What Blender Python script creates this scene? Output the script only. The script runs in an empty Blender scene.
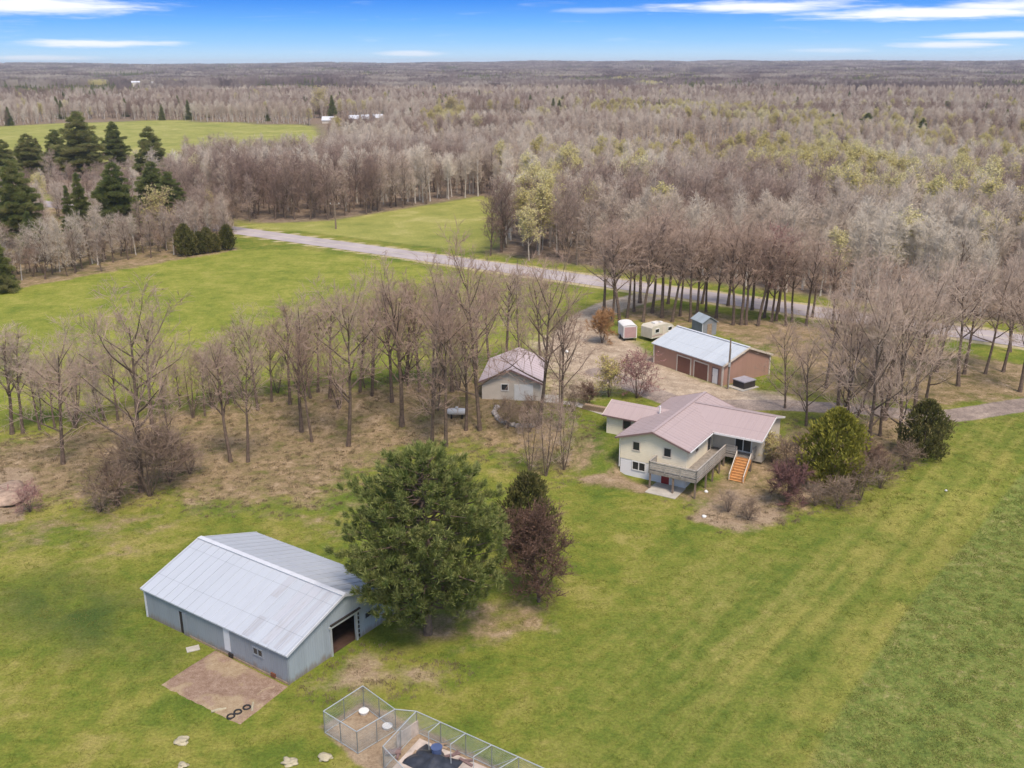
import bpy, math, random
import numpy as np
from mathutils import Vector, Matrix, noise as mnoise

random.seed(7); np.random.seed(7)
C = bpy.context.scene.collection
SC = bpy.context.scene
R = math.radians

# ------------------------------------------------------------------ camera, world, sun, exposure
CAM_H, FOC, HOR, ROLL = 42.0, 980.0, 64.0, -0.2
PITCH = math.atan((384 - HOR) / FOC)
cd = bpy.data.cameras.new('camera'); cam = bpy.data.objects.new('camera', cd); C.objects.link(cam)
cd.sensor_fit = 'HORIZONTAL'; cd.sensor_width = 36.0; cd.lens = 36.0 * FOC / 1024.0
cd.clip_start = 0.5; cd.clip_end = 30000.0
_c, _s = math.cos(PITCH), math.sin(PITCH)
FWD = np.array([0, _c, -_s]); _u0 = np.array([0, _s, _c]); _r0 = np.array([1.0, 0, 0])
_cr, _sr = math.cos(R(ROLL)), math.sin(R(ROLL))
RT = _r0 * _cr + _u0 * _sr; UP = -_r0 * _sr + _u0 * _cr
cam.matrix_world = Matrix(((RT[0], UP[0], -FWD[0], 0), (RT[1], UP[1], -FWD[1], 0), (RT[2], UP[2], -FWD[2], CAM_H), (0, 0, 0, 1)))
SC.camera = cam

SUN_EL, SUN_AZ = 60.0, 158.0      # azimuth clockwise from +Y (ahead): behind the camera, to the right
wd = bpy.data.worlds.new('World'); SC.world = wd; wd.use_nodes = True
SC.view_settings.view_transform = 'Standard'; SC.view_settings.look = 'None'
SC.view_settings.exposure = 1.30; SC.view_settings.gamma = 1.0
sd = bpy.data.lights.new('sun', 'SUN'); so = bpy.data.objects.new('sun', sd); C.objects.link(so)
sd.energy = 1.5; sd.angle = R(16); sd.color = (1.0, 0.885, 0.75)
_sv = Vector((math.sin(R(SUN_AZ)) * math.cos(R(SUN_EL)), math.cos(R(SUN_AZ)) * math.cos(R(SUN_EL)), math.sin(R(SUN_EL))))
so.rotation_euler = _sv.to_track_quat('Z', 'Y').to_euler(); so.location = (0, 0, 200)
SC.render.engine = 'CYCLES'; SC.render.filter_size = 1.05
SC.cycles.max_bounces = 4; SC.cycles.diffuse_bounces = 2; SC.cycles.glossy_bounces = 2
SC.cycles.transparent_max_bounces = 8; SC.cycles.volume_bounces = 1
SC.cycles.use_adaptive_sampling = False
SC.cycles.use_denoising = True


class NT:
    """small helper to write node trees"""
    def __init__(s, tree):
        s.t = tree; s.n = tree.nodes; s.l = tree.links
    def new(s, typ, **kw):
        n = s.n.new(typ)
        for k, v in kw.items(): setattr(n, k, v)
        return n
    def put(s, sock, v):
        if isinstance(v, bpy.types.NodeSocket): s.l.new(v, sock)
        elif v is not None:
            if sock.type == 'RGBA' and len(v) == 3: v = (*v, 1)
            sock.default_value = v
    def math(s, op, a, b=None, c=None, clamp=False):
        n = s.new('ShaderNodeMath', operation=op, use_clamp=clamp)
        s.put(n.inputs[0], a)
        if b is not None: s.put(n.inputs[1], b)
        if c is not None: s.put(n.inputs[2], c)
        return n.outputs[0]
    def mix(s, f, a, b, blend='MIX'):
        n = s.new('ShaderNodeMix', data_type='RGBA', blend_type=blend, clamp_factor=True)
        s.put(n.inputs[0], f); s.put(n.inputs[6], a); s.put(n.inputs[7], b)
        return n.outputs[2]
    def noise(s, scale, detail=4, rough=0.55, vec=None, dist=0.0, color=False):
        n = s.new('ShaderNodeTexNoise')
        n.inputs['Scale'].default_value = scale; n.inputs['Detail'].default_value = detail
        n.inputs['Roughness'].default_value = rough; n.inputs['Distortion'].default_value = dist
        if vec is not None: s.l.new(vec, n.inputs['Vector'])
        return n.outputs['Color' if color else 'Fac']
    def remap(s, v, a, b, lo=0.0, hi=1.0, smooth=True):
        n = s.new('ShaderNodeMapRange', interpolation_type='SMOOTHSTEP' if smooth else 'LINEAR')
        s.put(n.inputs[0], v); s.put(n.inputs[1], a); s.put(n.inputs[2], b); s.put(n.inputs[3], lo); s.put(n.inputs[4], hi)
        return n.outputs[0]
    def ramp(s, v, stops, interp='LINEAR'):
        n = s.new('ShaderNodeValToRGB'); cr = n.color_ramp; cr.interpolation = interp
        while len(cr.elements) < len(stops): cr.elements.new(0.5)
        for e, (p, col) in zip(cr.elements, stops): e.position = p; e.color = (*col, 1)
        s.put(n.inputs[0], v); return n.outputs[0]


def make_world():
    W = NT(wd.node_tree); W.n.clear()
    out = W.new('ShaderNodeOutputWorld')
    sky = W.new('ShaderNodeTexSky', sky_type='NISHITA'); sky.sun_disc = False
    sky.sun_elevation = R(SUN_EL); sky.sun_rotation = R(SUN_AZ); sky.altitude = 300; sky.air_density = 1.0; sky.dust_density = 2.0
    b1 = W.new('ShaderNodeBackground'); W.l.new(sky.outputs[0], b1.inputs[0]); b1.inputs[1].default_value = 0.085
    tc = W.new('ShaderNodeTexCoord'); sep = W.new('ShaderNodeSeparateXYZ'); W.l.new(tc.outputs['Generated'], sep.inputs[0])
    x, y, z = sep.outputs
    el = W.math('MULTIPLY', W.math('ARCSINE', z), 57.2958)
    az = W.math('MULTIPLY', W.math('ARCTAN2', x, y), 57.2958)
    g = W.ramp(W.remap(el, -0.3, 5.5, smooth=False),
               [(0.0, (0.66, 0.86, 1.0)), (0.09, (0.58, 0.82, 1.0)), (0.25, (0.31, 0.62, 1.0)), (0.42, (0.15, 0.46, 0.99)),
                (0.62, (0.05, 0.285, 0.90)), (1.0, (0.03, 0.19, 0.70))])
    cv = W.new('ShaderNodeCombineXYZ'); W.l.new(W.math('MULTIPLY', az, 0.22), cv.inputs[0]); W.l.new(W.math('MULTIPLY', el, 2.6), cv.inputs[1])
    n1 = W.noise(1.0, 6, 0.6, cv.outputs[0], 0.6)
    n2 = W.noise(3.2, 5, 0.6, cv.outputs[0], 0.3)
    nn = W.math('ADD', W.math('MULTIPLY', W.math('SUBTRACT', n1, 0.5), 1.7), W.math('MULTIPLY', W.math('SUBTRACT', n2, 0.5), 0.9))
    k = 57.2958
    def sky_at(px, py):
        return (math.atan2((px - 512) / FOC, math.cos(PITCH) + (384 - py) / FOC * math.sin(PITCH)) * k, (math.atan((384 - py) / FOC) - PITCH) * k)
    tot = None
    for (cx, cy, wx, wy, st) in [(35, 9, 105, 10, 1.0), (100, 43.5, 72, 4.0, .95), (40, 57, 60, 2.6, .6), (410, 53.5, 36, 3.2, .65), (765, 9, 100, 6.5, 1.0),
                                 (940, 18.5, 135, 6.5, 1.1), (1010, 13, 70, 5.5, 1.0), (950, 47.5, 50, 3.4, .85), (1010, 39.5, 70, 3.2, .9), (830, 52, 40, 2.6, .35),
                                 (600, 11, 50, 3, .3), (-160, 30, 120, 14, .9), (1200, 25, 110, 12, .9)]:
        a0, e0 = sky_at(cx, cy); wa = wx / FOC * k; we = wy / FOC * k
        dx = W.math('DIVIDE', W.math('SUBTRACT', az, a0), wa); dy = W.math('DIVIDE', W.math('SUBTRACT', el, e0), we)
        d = W.math('SQRT', W.math('ADD', W.math('POWER', dx, 2), W.math('POWER', dy, 2)))
        f = W.math('MULTIPLY', W.remap(W.math('ADD', d, W.math('MULTIPLY', nn, 0.75)), 1.15, 0.25), st)
        tot = f if tot is None else W.math('MAXIMUM', tot, f)
    wisps = W.math('MULTIPLY', W.remap(n1, 0.56, 0.8), 0.22)
    tot = W.math('MAXIMUM', tot, wisps)
    col = W.mix(tot, g, (0.97, 1.0, 1.06))
    b2 = W.new('ShaderNodeBackground'); W.l.new(col, b2.inputs[0]); b2.inputs[1].default_value = 0.44
    ms = W.new('ShaderNodeMixShader'); W.l.new(W.remap(el, 4.5, 11.0), ms.inputs[0])
    W.l.new(b2.outputs[0], ms.inputs[1]); W.l.new(b1.outputs[0], ms.inputs[2]); W.l.new(ms.outputs[0], out.inputs['Surface'])
make_world()

# ------------------------------------------------------------------ terrain
HO, HA = (11.555, 97.314), -0.551          # the house's corner and heading
TOPZ = 1.8
def sstep(t):
    t = np.clip(t, 0, 1); return t * t * (3 - 2 * t)
def terrain(x, y):
    x = np.asarray(x, float); y = np.asarray(y, float)
    xc = np.clip(x, -5, 36) - HO[0]
    s = xc * 0.523 + (y - HO[1]) * 0.852
    lx = (x - HO[0]) * 0.852 - (y - HO[1]) * 0.523
    s0 = -0.4 - 2.6 * sstep((1.0 - lx) / 2.0) * sstep((lx + 12) / 6)
    s0 = s0 + 4.5 * sstep((lx - 6.5) / 3.0) * sstep((30 - lx) / 8)
    w = 6.6 + 0.3 * np.maximum(0, np.abs(x - 14) - 12)
    h = TOPZ * sstep((s - s0) / w)
    d = np.hypot(x, y)
    far = sstep((d - 500) / 1500)
    roll = (np.sin(x / 310 + 1.3) * np.cos(y / 420 + .4) + 0.6 * np.sin(x / 170 - y / 260)) * 2.2
    rise = 20.0 * sstep((d - 1500) / 4500) + 9 * sstep((d - 4500) / 1500) * (1 + 0.5 * np.sin(x / 700.0 + .8) + 0.35 * np.sin(x / 233.0 + d / 900) + .25 * np.sin(x / 97.0))
    return h + far * roll + rise
def T(x, y): return float(terrain(x, y))
CP = np.array([0, 0, CAM_H])
def ray(px, py):
    d = FWD * FOC + RT * (px - 512) + UP * (384 - py); return d / np.linalg.norm(d)
def G(px, py):
    """ground point seen at a pixel of the photograph"""
    d = ray(px, py); z = 1.0
    for _ in range(60):
        t = (z - CAM_H) / d[2]; p = CP + d * t; z = 0.5 * z + 0.5 * T(p[0], p[1])
    t = (z - CAM_H) / d[2]; p = CP + d * t
    return Vector((p[0], p[1], T(p[0], p[1])))
def PZ(px, py, z):
    d = ray(px, py); t = (z - CAM_H) / d[2]; p = CP + d * t
    return Vector(p)
def pix(p):
    q = np.array(p) - CP; w = q @ FWD
    return 512 + FOC * (q @ RT) / w, 384 - FOC * (q @ UP) / w
def height_to(px, py, ty):
    g = G(px, py); lo, hi = 0.0, 40.0
    for _ in range(40):
        m = (lo + hi) / 2
        if pix((g.x, g.y, g.z + m))[1] > ty: lo = m
        else: hi = m
    return lo
def poly(*pts): return [tuple(G(*p)[:2]) for p in pts]
def poly_sd(P, x, y):
    """signed distance, positive inside"""
    x = np.asarray(x, float); y = np.asarray(y, float)
    d = np.full(x.shape, 1e18); ins = np.zeros(x.shape, bool); n = len(P)
    for i in range(n):
        ax, ay = P[i]; bx, by = P[(i + 1) % n]
        ex, ey = bx - ax, by - ay; L2 = ex * ex + ey * ey + 1e-12
        t = np.clip(((x - ax) * ex + (y - ay) * ey) / L2, 0, 1)
        d = np.minimum(d, (x - ax - t * ex) ** 2 + (y - ay - t * ey) ** 2)
        cond = ((ay > y) != (by > y))
        with np.errstate(divide='ignore', invalid='ignore'):
            xi = ax + (y - ay) * ex / (ey if abs(ey) > 1e-12 else 1e-12)
        ins ^= cond & (x < xi)
    d = np.sqrt(d); return np.where(ins, d, -d)
def line_d(P, x, y):
    x = np.asarray(x, float); y = np.asarray(y, float); d = np.full(x.shape, 1e18)
    for i in range(len(P) - 1):
        ax, ay = P[i]; bx, by = P[i + 1]; ex, ey = bx - ax, by - ay; L2 = ex * ex + ey * ey + 1e-12
        t = np.clip(((x - ax) * ex + (y - ay) * ey) / L2, 0, 1)
        d = np.minimum(d, (x - ax - t * ex) ** 2 + (y - ay - t * ey) ** 2)
    return np.sqrt(d)

ra, rb = G(300, 239.5), G(830, 314)
rdir = (rb - ra); rdir.z = 0; rdir.normalize()
RN = Vector((-rdir.y, rdir.x, 0))            # points away from the camera
if RN.y < 0: RN = -RN
ROAD_W = 7.6
def road_s(x, y): return (np.asarray(x) - ra.x) * RN.x + (np.asarray(y) - ra.y) * RN.y      # + = beyond the road
def road_t(x, y): return (np.asarray(x) - ra.x) * rdir.x + (np.asarray(y) - ra.y) * rdir.y
ROAD = [tuple((ra + rdir * t)[:2]) for t in (-900, 700)]

Z = dict(
    lime=poly((-150, 330), (0, 290), (120, 268), (232, 250), (300, 249), (400, 263), (470, 275), (545, 286), (600, 292), (592, 308), (560, 325), (540, 350), (470, 362), (380, 366), (250, 378), (100, 400), (0, 428), (-150, 470)),
    field_mid=poly((210, 226), (330, 221), (405, 209), (482, 196), (502, 200), (498, 246), (480, 252), (400, 243), (300, 231)),
    field_far=[tuple(G(*p)[:2]) for p in ((-80, 131), (60, 123.5), (165, 120.5), (312, 126), (330, 150), (318, 166), (230, 170), (170, 172), (80, 168), (-80, 165))],
    farmyard=[tuple(G(*p)[:2]) for p in ((312, 119), (386, 117.5), (388, 134), (312, 142))],
    field_thin=[tuple(G(*p)[:2]) for p in ((-60, 90), (60, 88), (165, 88.5), (185, 91.5), (150, 94), (20, 95), (-60, 95))],
    litter_belt=poly((-60, 440), (40, 428), (120, 405), (260, 388), (480, 372), (560, 372), (560, 410), (618, 440), (618, 466), (545, 486), (500, 462), (430, 452), (345, 500), (300, 515), (190, 512), (150, 502), (80, 508), (-60, 520)),
    litter_back=poly((-40, 505), (100, 500), (200, 500), (345, 492), (430, 455), (500, 470), (380, 520), (350, 560), (310, 560), (262, 528), (195, 532), (120, 585), (60, 560), (-40, 570)),
    litter_right=poly((700, 468), (755, 440), (800, 422), (880, 412), (960, 418), (945, 430), (912, 460), (888, 478), (850, 500), (780, 522), (720, 530), (690, 505), (660, 498)),
    litter_road=poly((600, 300), (720, 312), (840, 327), (1024, 362), (1180, 390), (1100, 400), (940, 410), (780, 395), (775, 360), (700, 330), (620, 322)),
    litter_woodlot=poly((-60, 302), (0, 292), (120, 271), (240, 250), (230, 224), (190, 214), (-60, 190)),
    gravel=poly((566, 330), (600, 328), (640, 345), (660, 362), (725, 388), (775, 392), (800, 402), (720, 408), (670, 398), (640, 392), (610, 388), (585, 378), (560, 350)),
    tan_yard=poly((520, 330), (640, 338), (680, 372), (640, 392), (600, 400), (540, 404), (520, 396)),
    rough=poly((1300, 330), (1075, 420), (1000, 500), (915, 600), (860, 680), (805, 768), (760, 840), (760, 1100), (1300, 1100)),
    mown=poly((1100, 360), (960, 425), (890, 470), (830, 540), (700, 560), (600, 650), (560, 768), (600, 900), (800, 800), (860, 690), (930, 600), (1010, 500), (1090, 420)),
    pad=poly((160, 685), (213, 651), (287, 691), (240, 725)),
    apron=poly((292, 688), (330, 658), (362, 640), (420, 655), (480, 668), (440, 700), (370, 700), (315, 715), (300, 700)),
    straw_pine=poly((385, 625), (420, 600), (520, 590), (570, 600), (560, 640), (470, 655), (400, 655)),
    dirt_slope=poly((722, 485), (790, 500), (800, 520), (740, 535), (680, 520), (690, 505)),
    dirt_left=poly((-40, 465), (30, 468), (40, 480), (22, 520), (-40, 530)),
    dirt_house=poly((570, 478), (618, 462), (640, 480), (690, 492), (700, 500), (640, 494), (585, 486)),
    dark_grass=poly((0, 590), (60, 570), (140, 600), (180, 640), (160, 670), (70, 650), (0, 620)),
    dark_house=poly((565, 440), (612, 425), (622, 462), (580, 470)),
    kennel=poly((322, 728), (365, 700), (420, 728), (570, 800), (470, 860), (380, 775), (352, 760)),
)
DRIVE = [tuple(G(*p)[:2]) for p in ((1200, 372), (1060, 399), (990, 410), (950, 416), (905, 414), (860, 409), (780, 405), (720, 405), (670, 400), (640, 388), (600, 372), (572, 350), (574, 332), (590, 317), (612, 306), (650, 296))]
TRACKS = [[tuple(G(*p)[:2]) for p in q] for q in (((128, 640), (150, 690), (200, 735), (290, 790)), ((100, 652), (122, 702), (170, 750), (240, 800)), ((1010, 452), (930, 560), (840, 690), (790, 790)), ((985, 452), (905, 556), (812, 690), (760, 790)), ((950, 470), (870, 560), (770, 680)), ((920, 490), (830, 580), (720, 700)))]
PATH = [tuple(G(*p)[:2]) for p in ((540, 400), (575, 404), (612, 416))]


def make_ground():
    xs = np.unique(np.concatenate([np.arange(-130, 131, 0.9), -130 - np.cumsum(1.0 * 1.09 ** np.arange(0, 75)), 130 + np.cumsum(1.0 * 1.09 ** np.arange(0, 75))]))
    ys = np.unique(np.concatenate([np.arange(18, 190, 0.7), 190 + np.cumsum(0.8 * 1.055 ** np.arange(0, 122)), 18 - np.cumsum(1.0 * 1.25 ** np.arange(0, 24))]))
    X, Y = np.meshgrid(xs, ys); x = X.ravel(); y = Y.ravel(); z = terrain(x, y)
    nx, ny = len(xs), len(ys)
    co = np.stack([x, y, z], 1)
    i, j = np.meshgrid(np.arange(nx - 1), np.arange(ny - 1)); a = (j * nx + i).ravel()
    fc = np.stack([a, a + 1, a + nx + 1, a + nx], 1)
    me = bpy.data.meshes.new('ground')
    me.vertices.add(len(co)); me.vertices.foreach_set('co', co.ravel())
    me.loops.add(fc.size); me.loops.foreach_set('vertex_index', fc.ravel())
    me.polygons.add(len(fc)); me.polygons.foreach_set('loop_start', np.arange(0, fc.size, 4))
    me.polygons.foreach_set('use_smooth', np.ones(len(fc), bool))
    me.update(); me.validate()
    def w(name, soft): return np.clip(0.5 + poly_sd(Z[name], x, y) / (2 * soft), 0, 1)
    lime = np.maximum(w('lime', 2.5), 0)
    fields = np.maximum(np.maximum(w('field_mid', 3), w('field_far', 8)), w('field_thin', 15) * .6)
    rs = road_s(x, y)
    forest = np.clip((rs - 9) / 5, 0, 1) * (1 - fields)
    litter = np.maximum.reduce([w('litter_belt', 7), w('litter_back', 4) * .62, w('litter_right', 3.5), w('litter_road', 4) * .98, w('litter_woodlot', 2), w('straw_pine', 2.5) * .75, w('dirt_slope', 2), w('dirt_left', 1.5), w('dirt_house', 1.2)])
    dl = line_d(DRIVE, x, y)
    gravel = np.clip(0.5 + (2.0 - line_d(DRIVE[:11], x, y)) / 1.6, 0, 1); yard = np.maximum.reduce([w('gravel', 2.5), w('tan_yard', 4) * .62, np.clip(0.6 + (3.0 - line_d(DRIVE[10:], x, y)) / 2.2, 0, 1)])
    bare = np.maximum.reduce([w('apron', 3.0) * .56, w('kennel', .8), w('dirt_slope', 1.5) * .6, w('dirt_left', 1.5) * .9, w('dirt_house', 1) * .5])
    verge = np.clip(1.2 - np.abs(np.abs(rs) - ROAD_W / 2 - .6) / 2.0, 0, 1) * 0.8
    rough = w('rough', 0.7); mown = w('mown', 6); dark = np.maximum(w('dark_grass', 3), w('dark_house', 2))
    def attr(name, r, g, b, al):
        A = me.color_attributes.new(name, 'FLOAT_COLOR', 'POINT')
        A.data.foreach_set('color', np.stack([r, g, b, al], 1).astype(np.float32).ravel())
    attr('zone_a', lime, litter, gravel, rough)
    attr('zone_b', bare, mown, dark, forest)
    trk = np.zeros_like(x)
    for q in TRACKS: trk = np.maximum(trk, np.clip(1.15 - line_d(q, x, y) / .9, 0, 1))
    attr('zone_c', fields, verge, yard, trk)
    o = bpy.data.objects.new('ground', me); C.objects.link(o); o['kind'] = 'structure'
    m = bpy.data.materials.new('ground_cover'); m.use_nodes = True; N = NT(m.node_tree); N.n.clear()
    out = N.new('ShaderNodeOutputMaterial'); bs = N.new('ShaderNodeBsdfPrincipled'); bs.inputs['Roughness'].default_value = 0.95
    bs.inputs['Specular IOR Level'].default_value = 0.08
    N.l.new(bs.outputs[0], out.inputs[0])
    def at(nm):
        a_ = N.new('ShaderNodeAttribute'); a_.attribute_name = nm
        s_ = N.new('ShaderNodeSeparateColor'); N.l.new(a_.outputs['Color'], s_.inputs[0]); return list(s_.outputs) + [a_.outputs['Alpha']]
    za, zb, zc = at('zone_a'), at('zone_b'), at('zone_c')
    geo = N.new('ShaderNodeNewGeometry'); pos = geo.outputs['Position']
    nl = N.noise(0.035, 4, .6, pos); nm = N.noise(0.16, 5, .62, pos, .4); ns = N.noise(0.75, 5, .65, pos, .3); nf = N.noise(4.2, 5, .8, pos)
    nb = N.noise(0.32, 6, .7, pos, .25)
    # base lawn
    lawn = N.ramp(N.math('ADD', N.math('MULTIPLY', nm, .55), N.math('ADD', N.math('MULTIPLY', ns, .35), N.math('MULTIPLY', nl, .25))),
                  [(0.40, (0.062, 0.098, 0.015)), (0.51, (0.106, 0.135, 0.020)), (0.60, (0.162, 0.166, 0.030)), (0.72, (0.25, 0.212, 0.065))])
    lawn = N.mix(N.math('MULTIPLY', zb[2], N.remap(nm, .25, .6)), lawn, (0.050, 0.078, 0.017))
    # mown lawn with swaths
    p0, p1 = G(1010, 470), G(830, 730); md = (p1 - p0).normalized(); mnv = Vector((-md.y, md.x, 0))
    dv = N.new('ShaderNodeVectorMath', operation='DOT_PRODUCT'); N.l.new(pos, dv.inputs[0]); dv.inputs[1].default_value = mnv
    du = N.new('ShaderNodeVectorMath', operation='DOT_PRODUCT'); N.l.new(pos, du.inputs[0]); du.inputs[1].default_value = md
    cs = N.new('ShaderNodeCombineXYZ'); N.l.new(N.math('MULTIPLY', du.outputs['Value'], .07), cs.inputs[0]); N.l.new(dv.outputs['Value'], cs.inputs[1])
    sw = N.noise(0.55, 4, .6, cs.outputs[0], .5)
    mowc = N.ramp(N.math('ADD', N.math('MULTIPLY', sw, .62), N.math('MULTIPLY', ns, .38)), [(0.36, (0.070, 0.104, 0.018)), (0.48, (0.118, 0.140, 0.025)), (0.60, (0.190, 0.182, 0.046)), (.72, (0.28, 0.235, 0.09))])
    col = N.mix(N.math('MULTIPLY', zb[1], .85), lawn, mowc)
    # rough hay at the right
    rgh = N.ramp(N.math('ADD', N.math('MULTIPLY', N.noise(1.5, 4, .7, pos, .4), .65), N.math('MULTIPLY', nm, .35)), [(0.36, (0.074, 0.102, 0.024)), (0.46, (0.120, 0.152, 0.034)), (0.57, (0.165, 0.175, 0.048)), (.70, (0.27, 0.225, 0.11))])
    col = N.mix(N.remap(N.math('ADD', za[3] if False else za[3], N.math('MULTIPLY', N.math('SUBTRACT', ns, .5), .5)), .3, .7), col, rgh)
    col = N.mix(N.math('MULTIPLY', N.math('MULTIPLY', zc[3], N.remap(nm, .33, .58)), .6), col, (0.245, 0.215, 0.055))
    # lime hay fields
    limec = N.ramp(N.math('ADD', N.math('MULTIPLY', nm, .6), N.math('MULTIPLY', ns, .4)), [(0.36, (0.115, 0.145, 0.022)), (0.5, (0.178, 0.190, 0.032)), (.64, (0.25, 0.235, 0.055))])
    col = N.mix(N.remap(N.math('ADD', za[0], N.math('MULTIPLY', N.math('SUBTRACT', nb, .5), .6)), .3, .7), col, limec)
    ffc = N.ramp(N.math('ADD', N.math('MULTIPLY', nl, .5), N.math('MULTIPLY', nm, .5)), [(0.35, (0.16, 0.175, 0.04)), (0.52, (0.235, 0.23, 0.06)), (.68, (0.34, 0.30, 0.115))])
    # leaf litter and forest floor
    litc = N.ramp(N.math('ADD', N.math('MULTIPLY', ns, .5), N.math('MULTIPLY', nb, .5)), [(0.34, (0.082, 0.080, 0.026)), (0.44, (0.160, 0.120, 0.062)), (0.55, (0.245, 0.172, 0.105)), (.68, (0.37, 0.275, 0.19))])
    lf = N.remap(N.math('ADD', za[1], N.math('MULTIPLY', N.math('SUBTRACT', nb, .5), 1.5)), .47, .95)
    col = N.mix(N.math('MULTIPLY', lf, .92), col, litc)
    flo = N.ramp(ns, [(0.3, (0.12, 0.085, 0.06)), (0.55, (0.19, 0.14, 0.10)), (.75, (0.27, 0.21, 0.15))])
    col = N.mix(zb[3], col, flo)
    col = N.mix(N.remap(N.math('ADD', zc[0], N.math('MULTIPLY', N.math('SUBTRACT', nb, .5), .5)), .3, .7), col, ffc)
    # bare soil, gravel, dry verge
    soil = N.ramp(N.math('ADD', N.math('MULTIPLY', ns, .55), N.math('MULTIPLY', nf, .45)), [(0.32, (0.19, 0.13, 0.082)), (0.5, (0.265, 0.195, 0.128)), (.7, (0.34, 0.265, 0.18))])
    col = N.mix(N.remap(N.math('ADD', zb[0], N.math('MULTIPLY', N.math('SUBTRACT', nb, .5), .9)), .35, .65), col, soil)
    yrd = N.ramp(N.math('ADD', N.math('MULTIPLY', nm, .5), N.math('MULTIPLY', ns, .5)), [(0.34, (0.22, 0.165, 0.115)), (0.5, (0.345, 0.27, 0.195)), (.66, (0.45, 0.365, 0.275))])
    col = N.mix(N.remap(N.math('ADD', zc[2], N.math('MULTIPLY', N.math('SUBTRACT', nb, .5), .9)), .32, .72), col, yrd)
    grv = N.ramp(N.math('ADD', N.math('MULTIPLY', nm, .5), N.math('MULTIPLY', ns, .5)), [(0.34, (0.15, 0.118, 0.10)), (0.5, (0.225, 0.178, 0.15)), (.66, (0.33, 0.265, 0.215))])
    col = N.mix(N.remap(N.math('ADD', za[2], N.math('MULTIPLY', N.math('SUBTRACT', nb, .5), .55)), .35, .65), col, grv)
    col = N.mix(N.remap(N.math('ADD', zc[1], N.math('MULTIPLY', N.math('SUBTRACT', nb, .5), .9)), .4, .75), col, (0.36, 0.30, 0.17))
    # fine blade-to-blade variation
    fin = N.remap(nf, .28, .72, .66, 1.72, smooth=False)
    fin = N.math('ADD', N.math('MULTIPLY', N.math('SUBTRACT', fin, 1.1), N.math('SUBTRACT', 1.0, N.math('MULTIPLY', zb[0], .6))), 1.1)
    vm = N.new('ShaderNodeVectorMath', operation='SCALE'); N.l.new(col, vm.inputs[0]); N.l.new(fin, vm.inputs['Scale'])
    N.l.new(vm.outputs[0], bs.inputs['Base Color'])
    bp = N.new('ShaderNodeBump'); bp.inputs['Strength'].default_value = .55; bp.inputs['Distance'].default_value = .25
    N.l.new(N.math('ADD', N.math('MULTIPLY', nf, .5), ns), bp.inputs['Height']); N.l.new(bp.outputs[0], bs.inputs['Normal'])
    me.materials.append(m)
make_ground()

# ------------------------------------------------------------------ materials
def mat(name, col, rough=0.8, var=0.12, scale=2.0, spec=0.25, bump=0.0, metal=0.0, coords='Object', col2=None, detail=5, stretch=None):
    m = bpy.data.materials.new(name); m.use_nodes = True; N = NT(m.node_tree); N.n.clear()
    out = N.new('ShaderNodeOutputMaterial'); bs = N.new('ShaderNodeBsdfPrincipled'); N.l.new(bs.outputs[0], out.inputs[0])
    bs.inputs['Roughness'].default_value = rough; bs.inputs['Specular IOR Level'].default_value = spec; bs.inputs['Metallic'].default_value = metal
    tc = N.new('ShaderNodeTexCoord'); v = tc.outputs[coords]
    if stretch:
        mp = N.new('ShaderNodeMapping'); mp.inputs['Scale'].default_value = stretch; N.l.new(v, mp.inputs[0]); v = mp.outputs[0]
    n = N.noise(scale, detail, .6, v)
    lo = tuple(c * (1 - var) for c in col); hi = tuple(min(1, c * (1 + var)) for c in col)
    c = N.ramp(n, [(0.3, lo), (0.7, col2 or hi)])
    N.l.new(c, bs.inputs['Base Color'])
    if bump:
        b = N.new('ShaderNodeBump'); b.inputs['Strength'].default_value = bump; b.inputs['Distance'].default_value = .05
        N.l.new(n, b.inputs['Height']); N.l.new(b.outputs[0], bs.inputs['Normal'])
    return m

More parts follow.
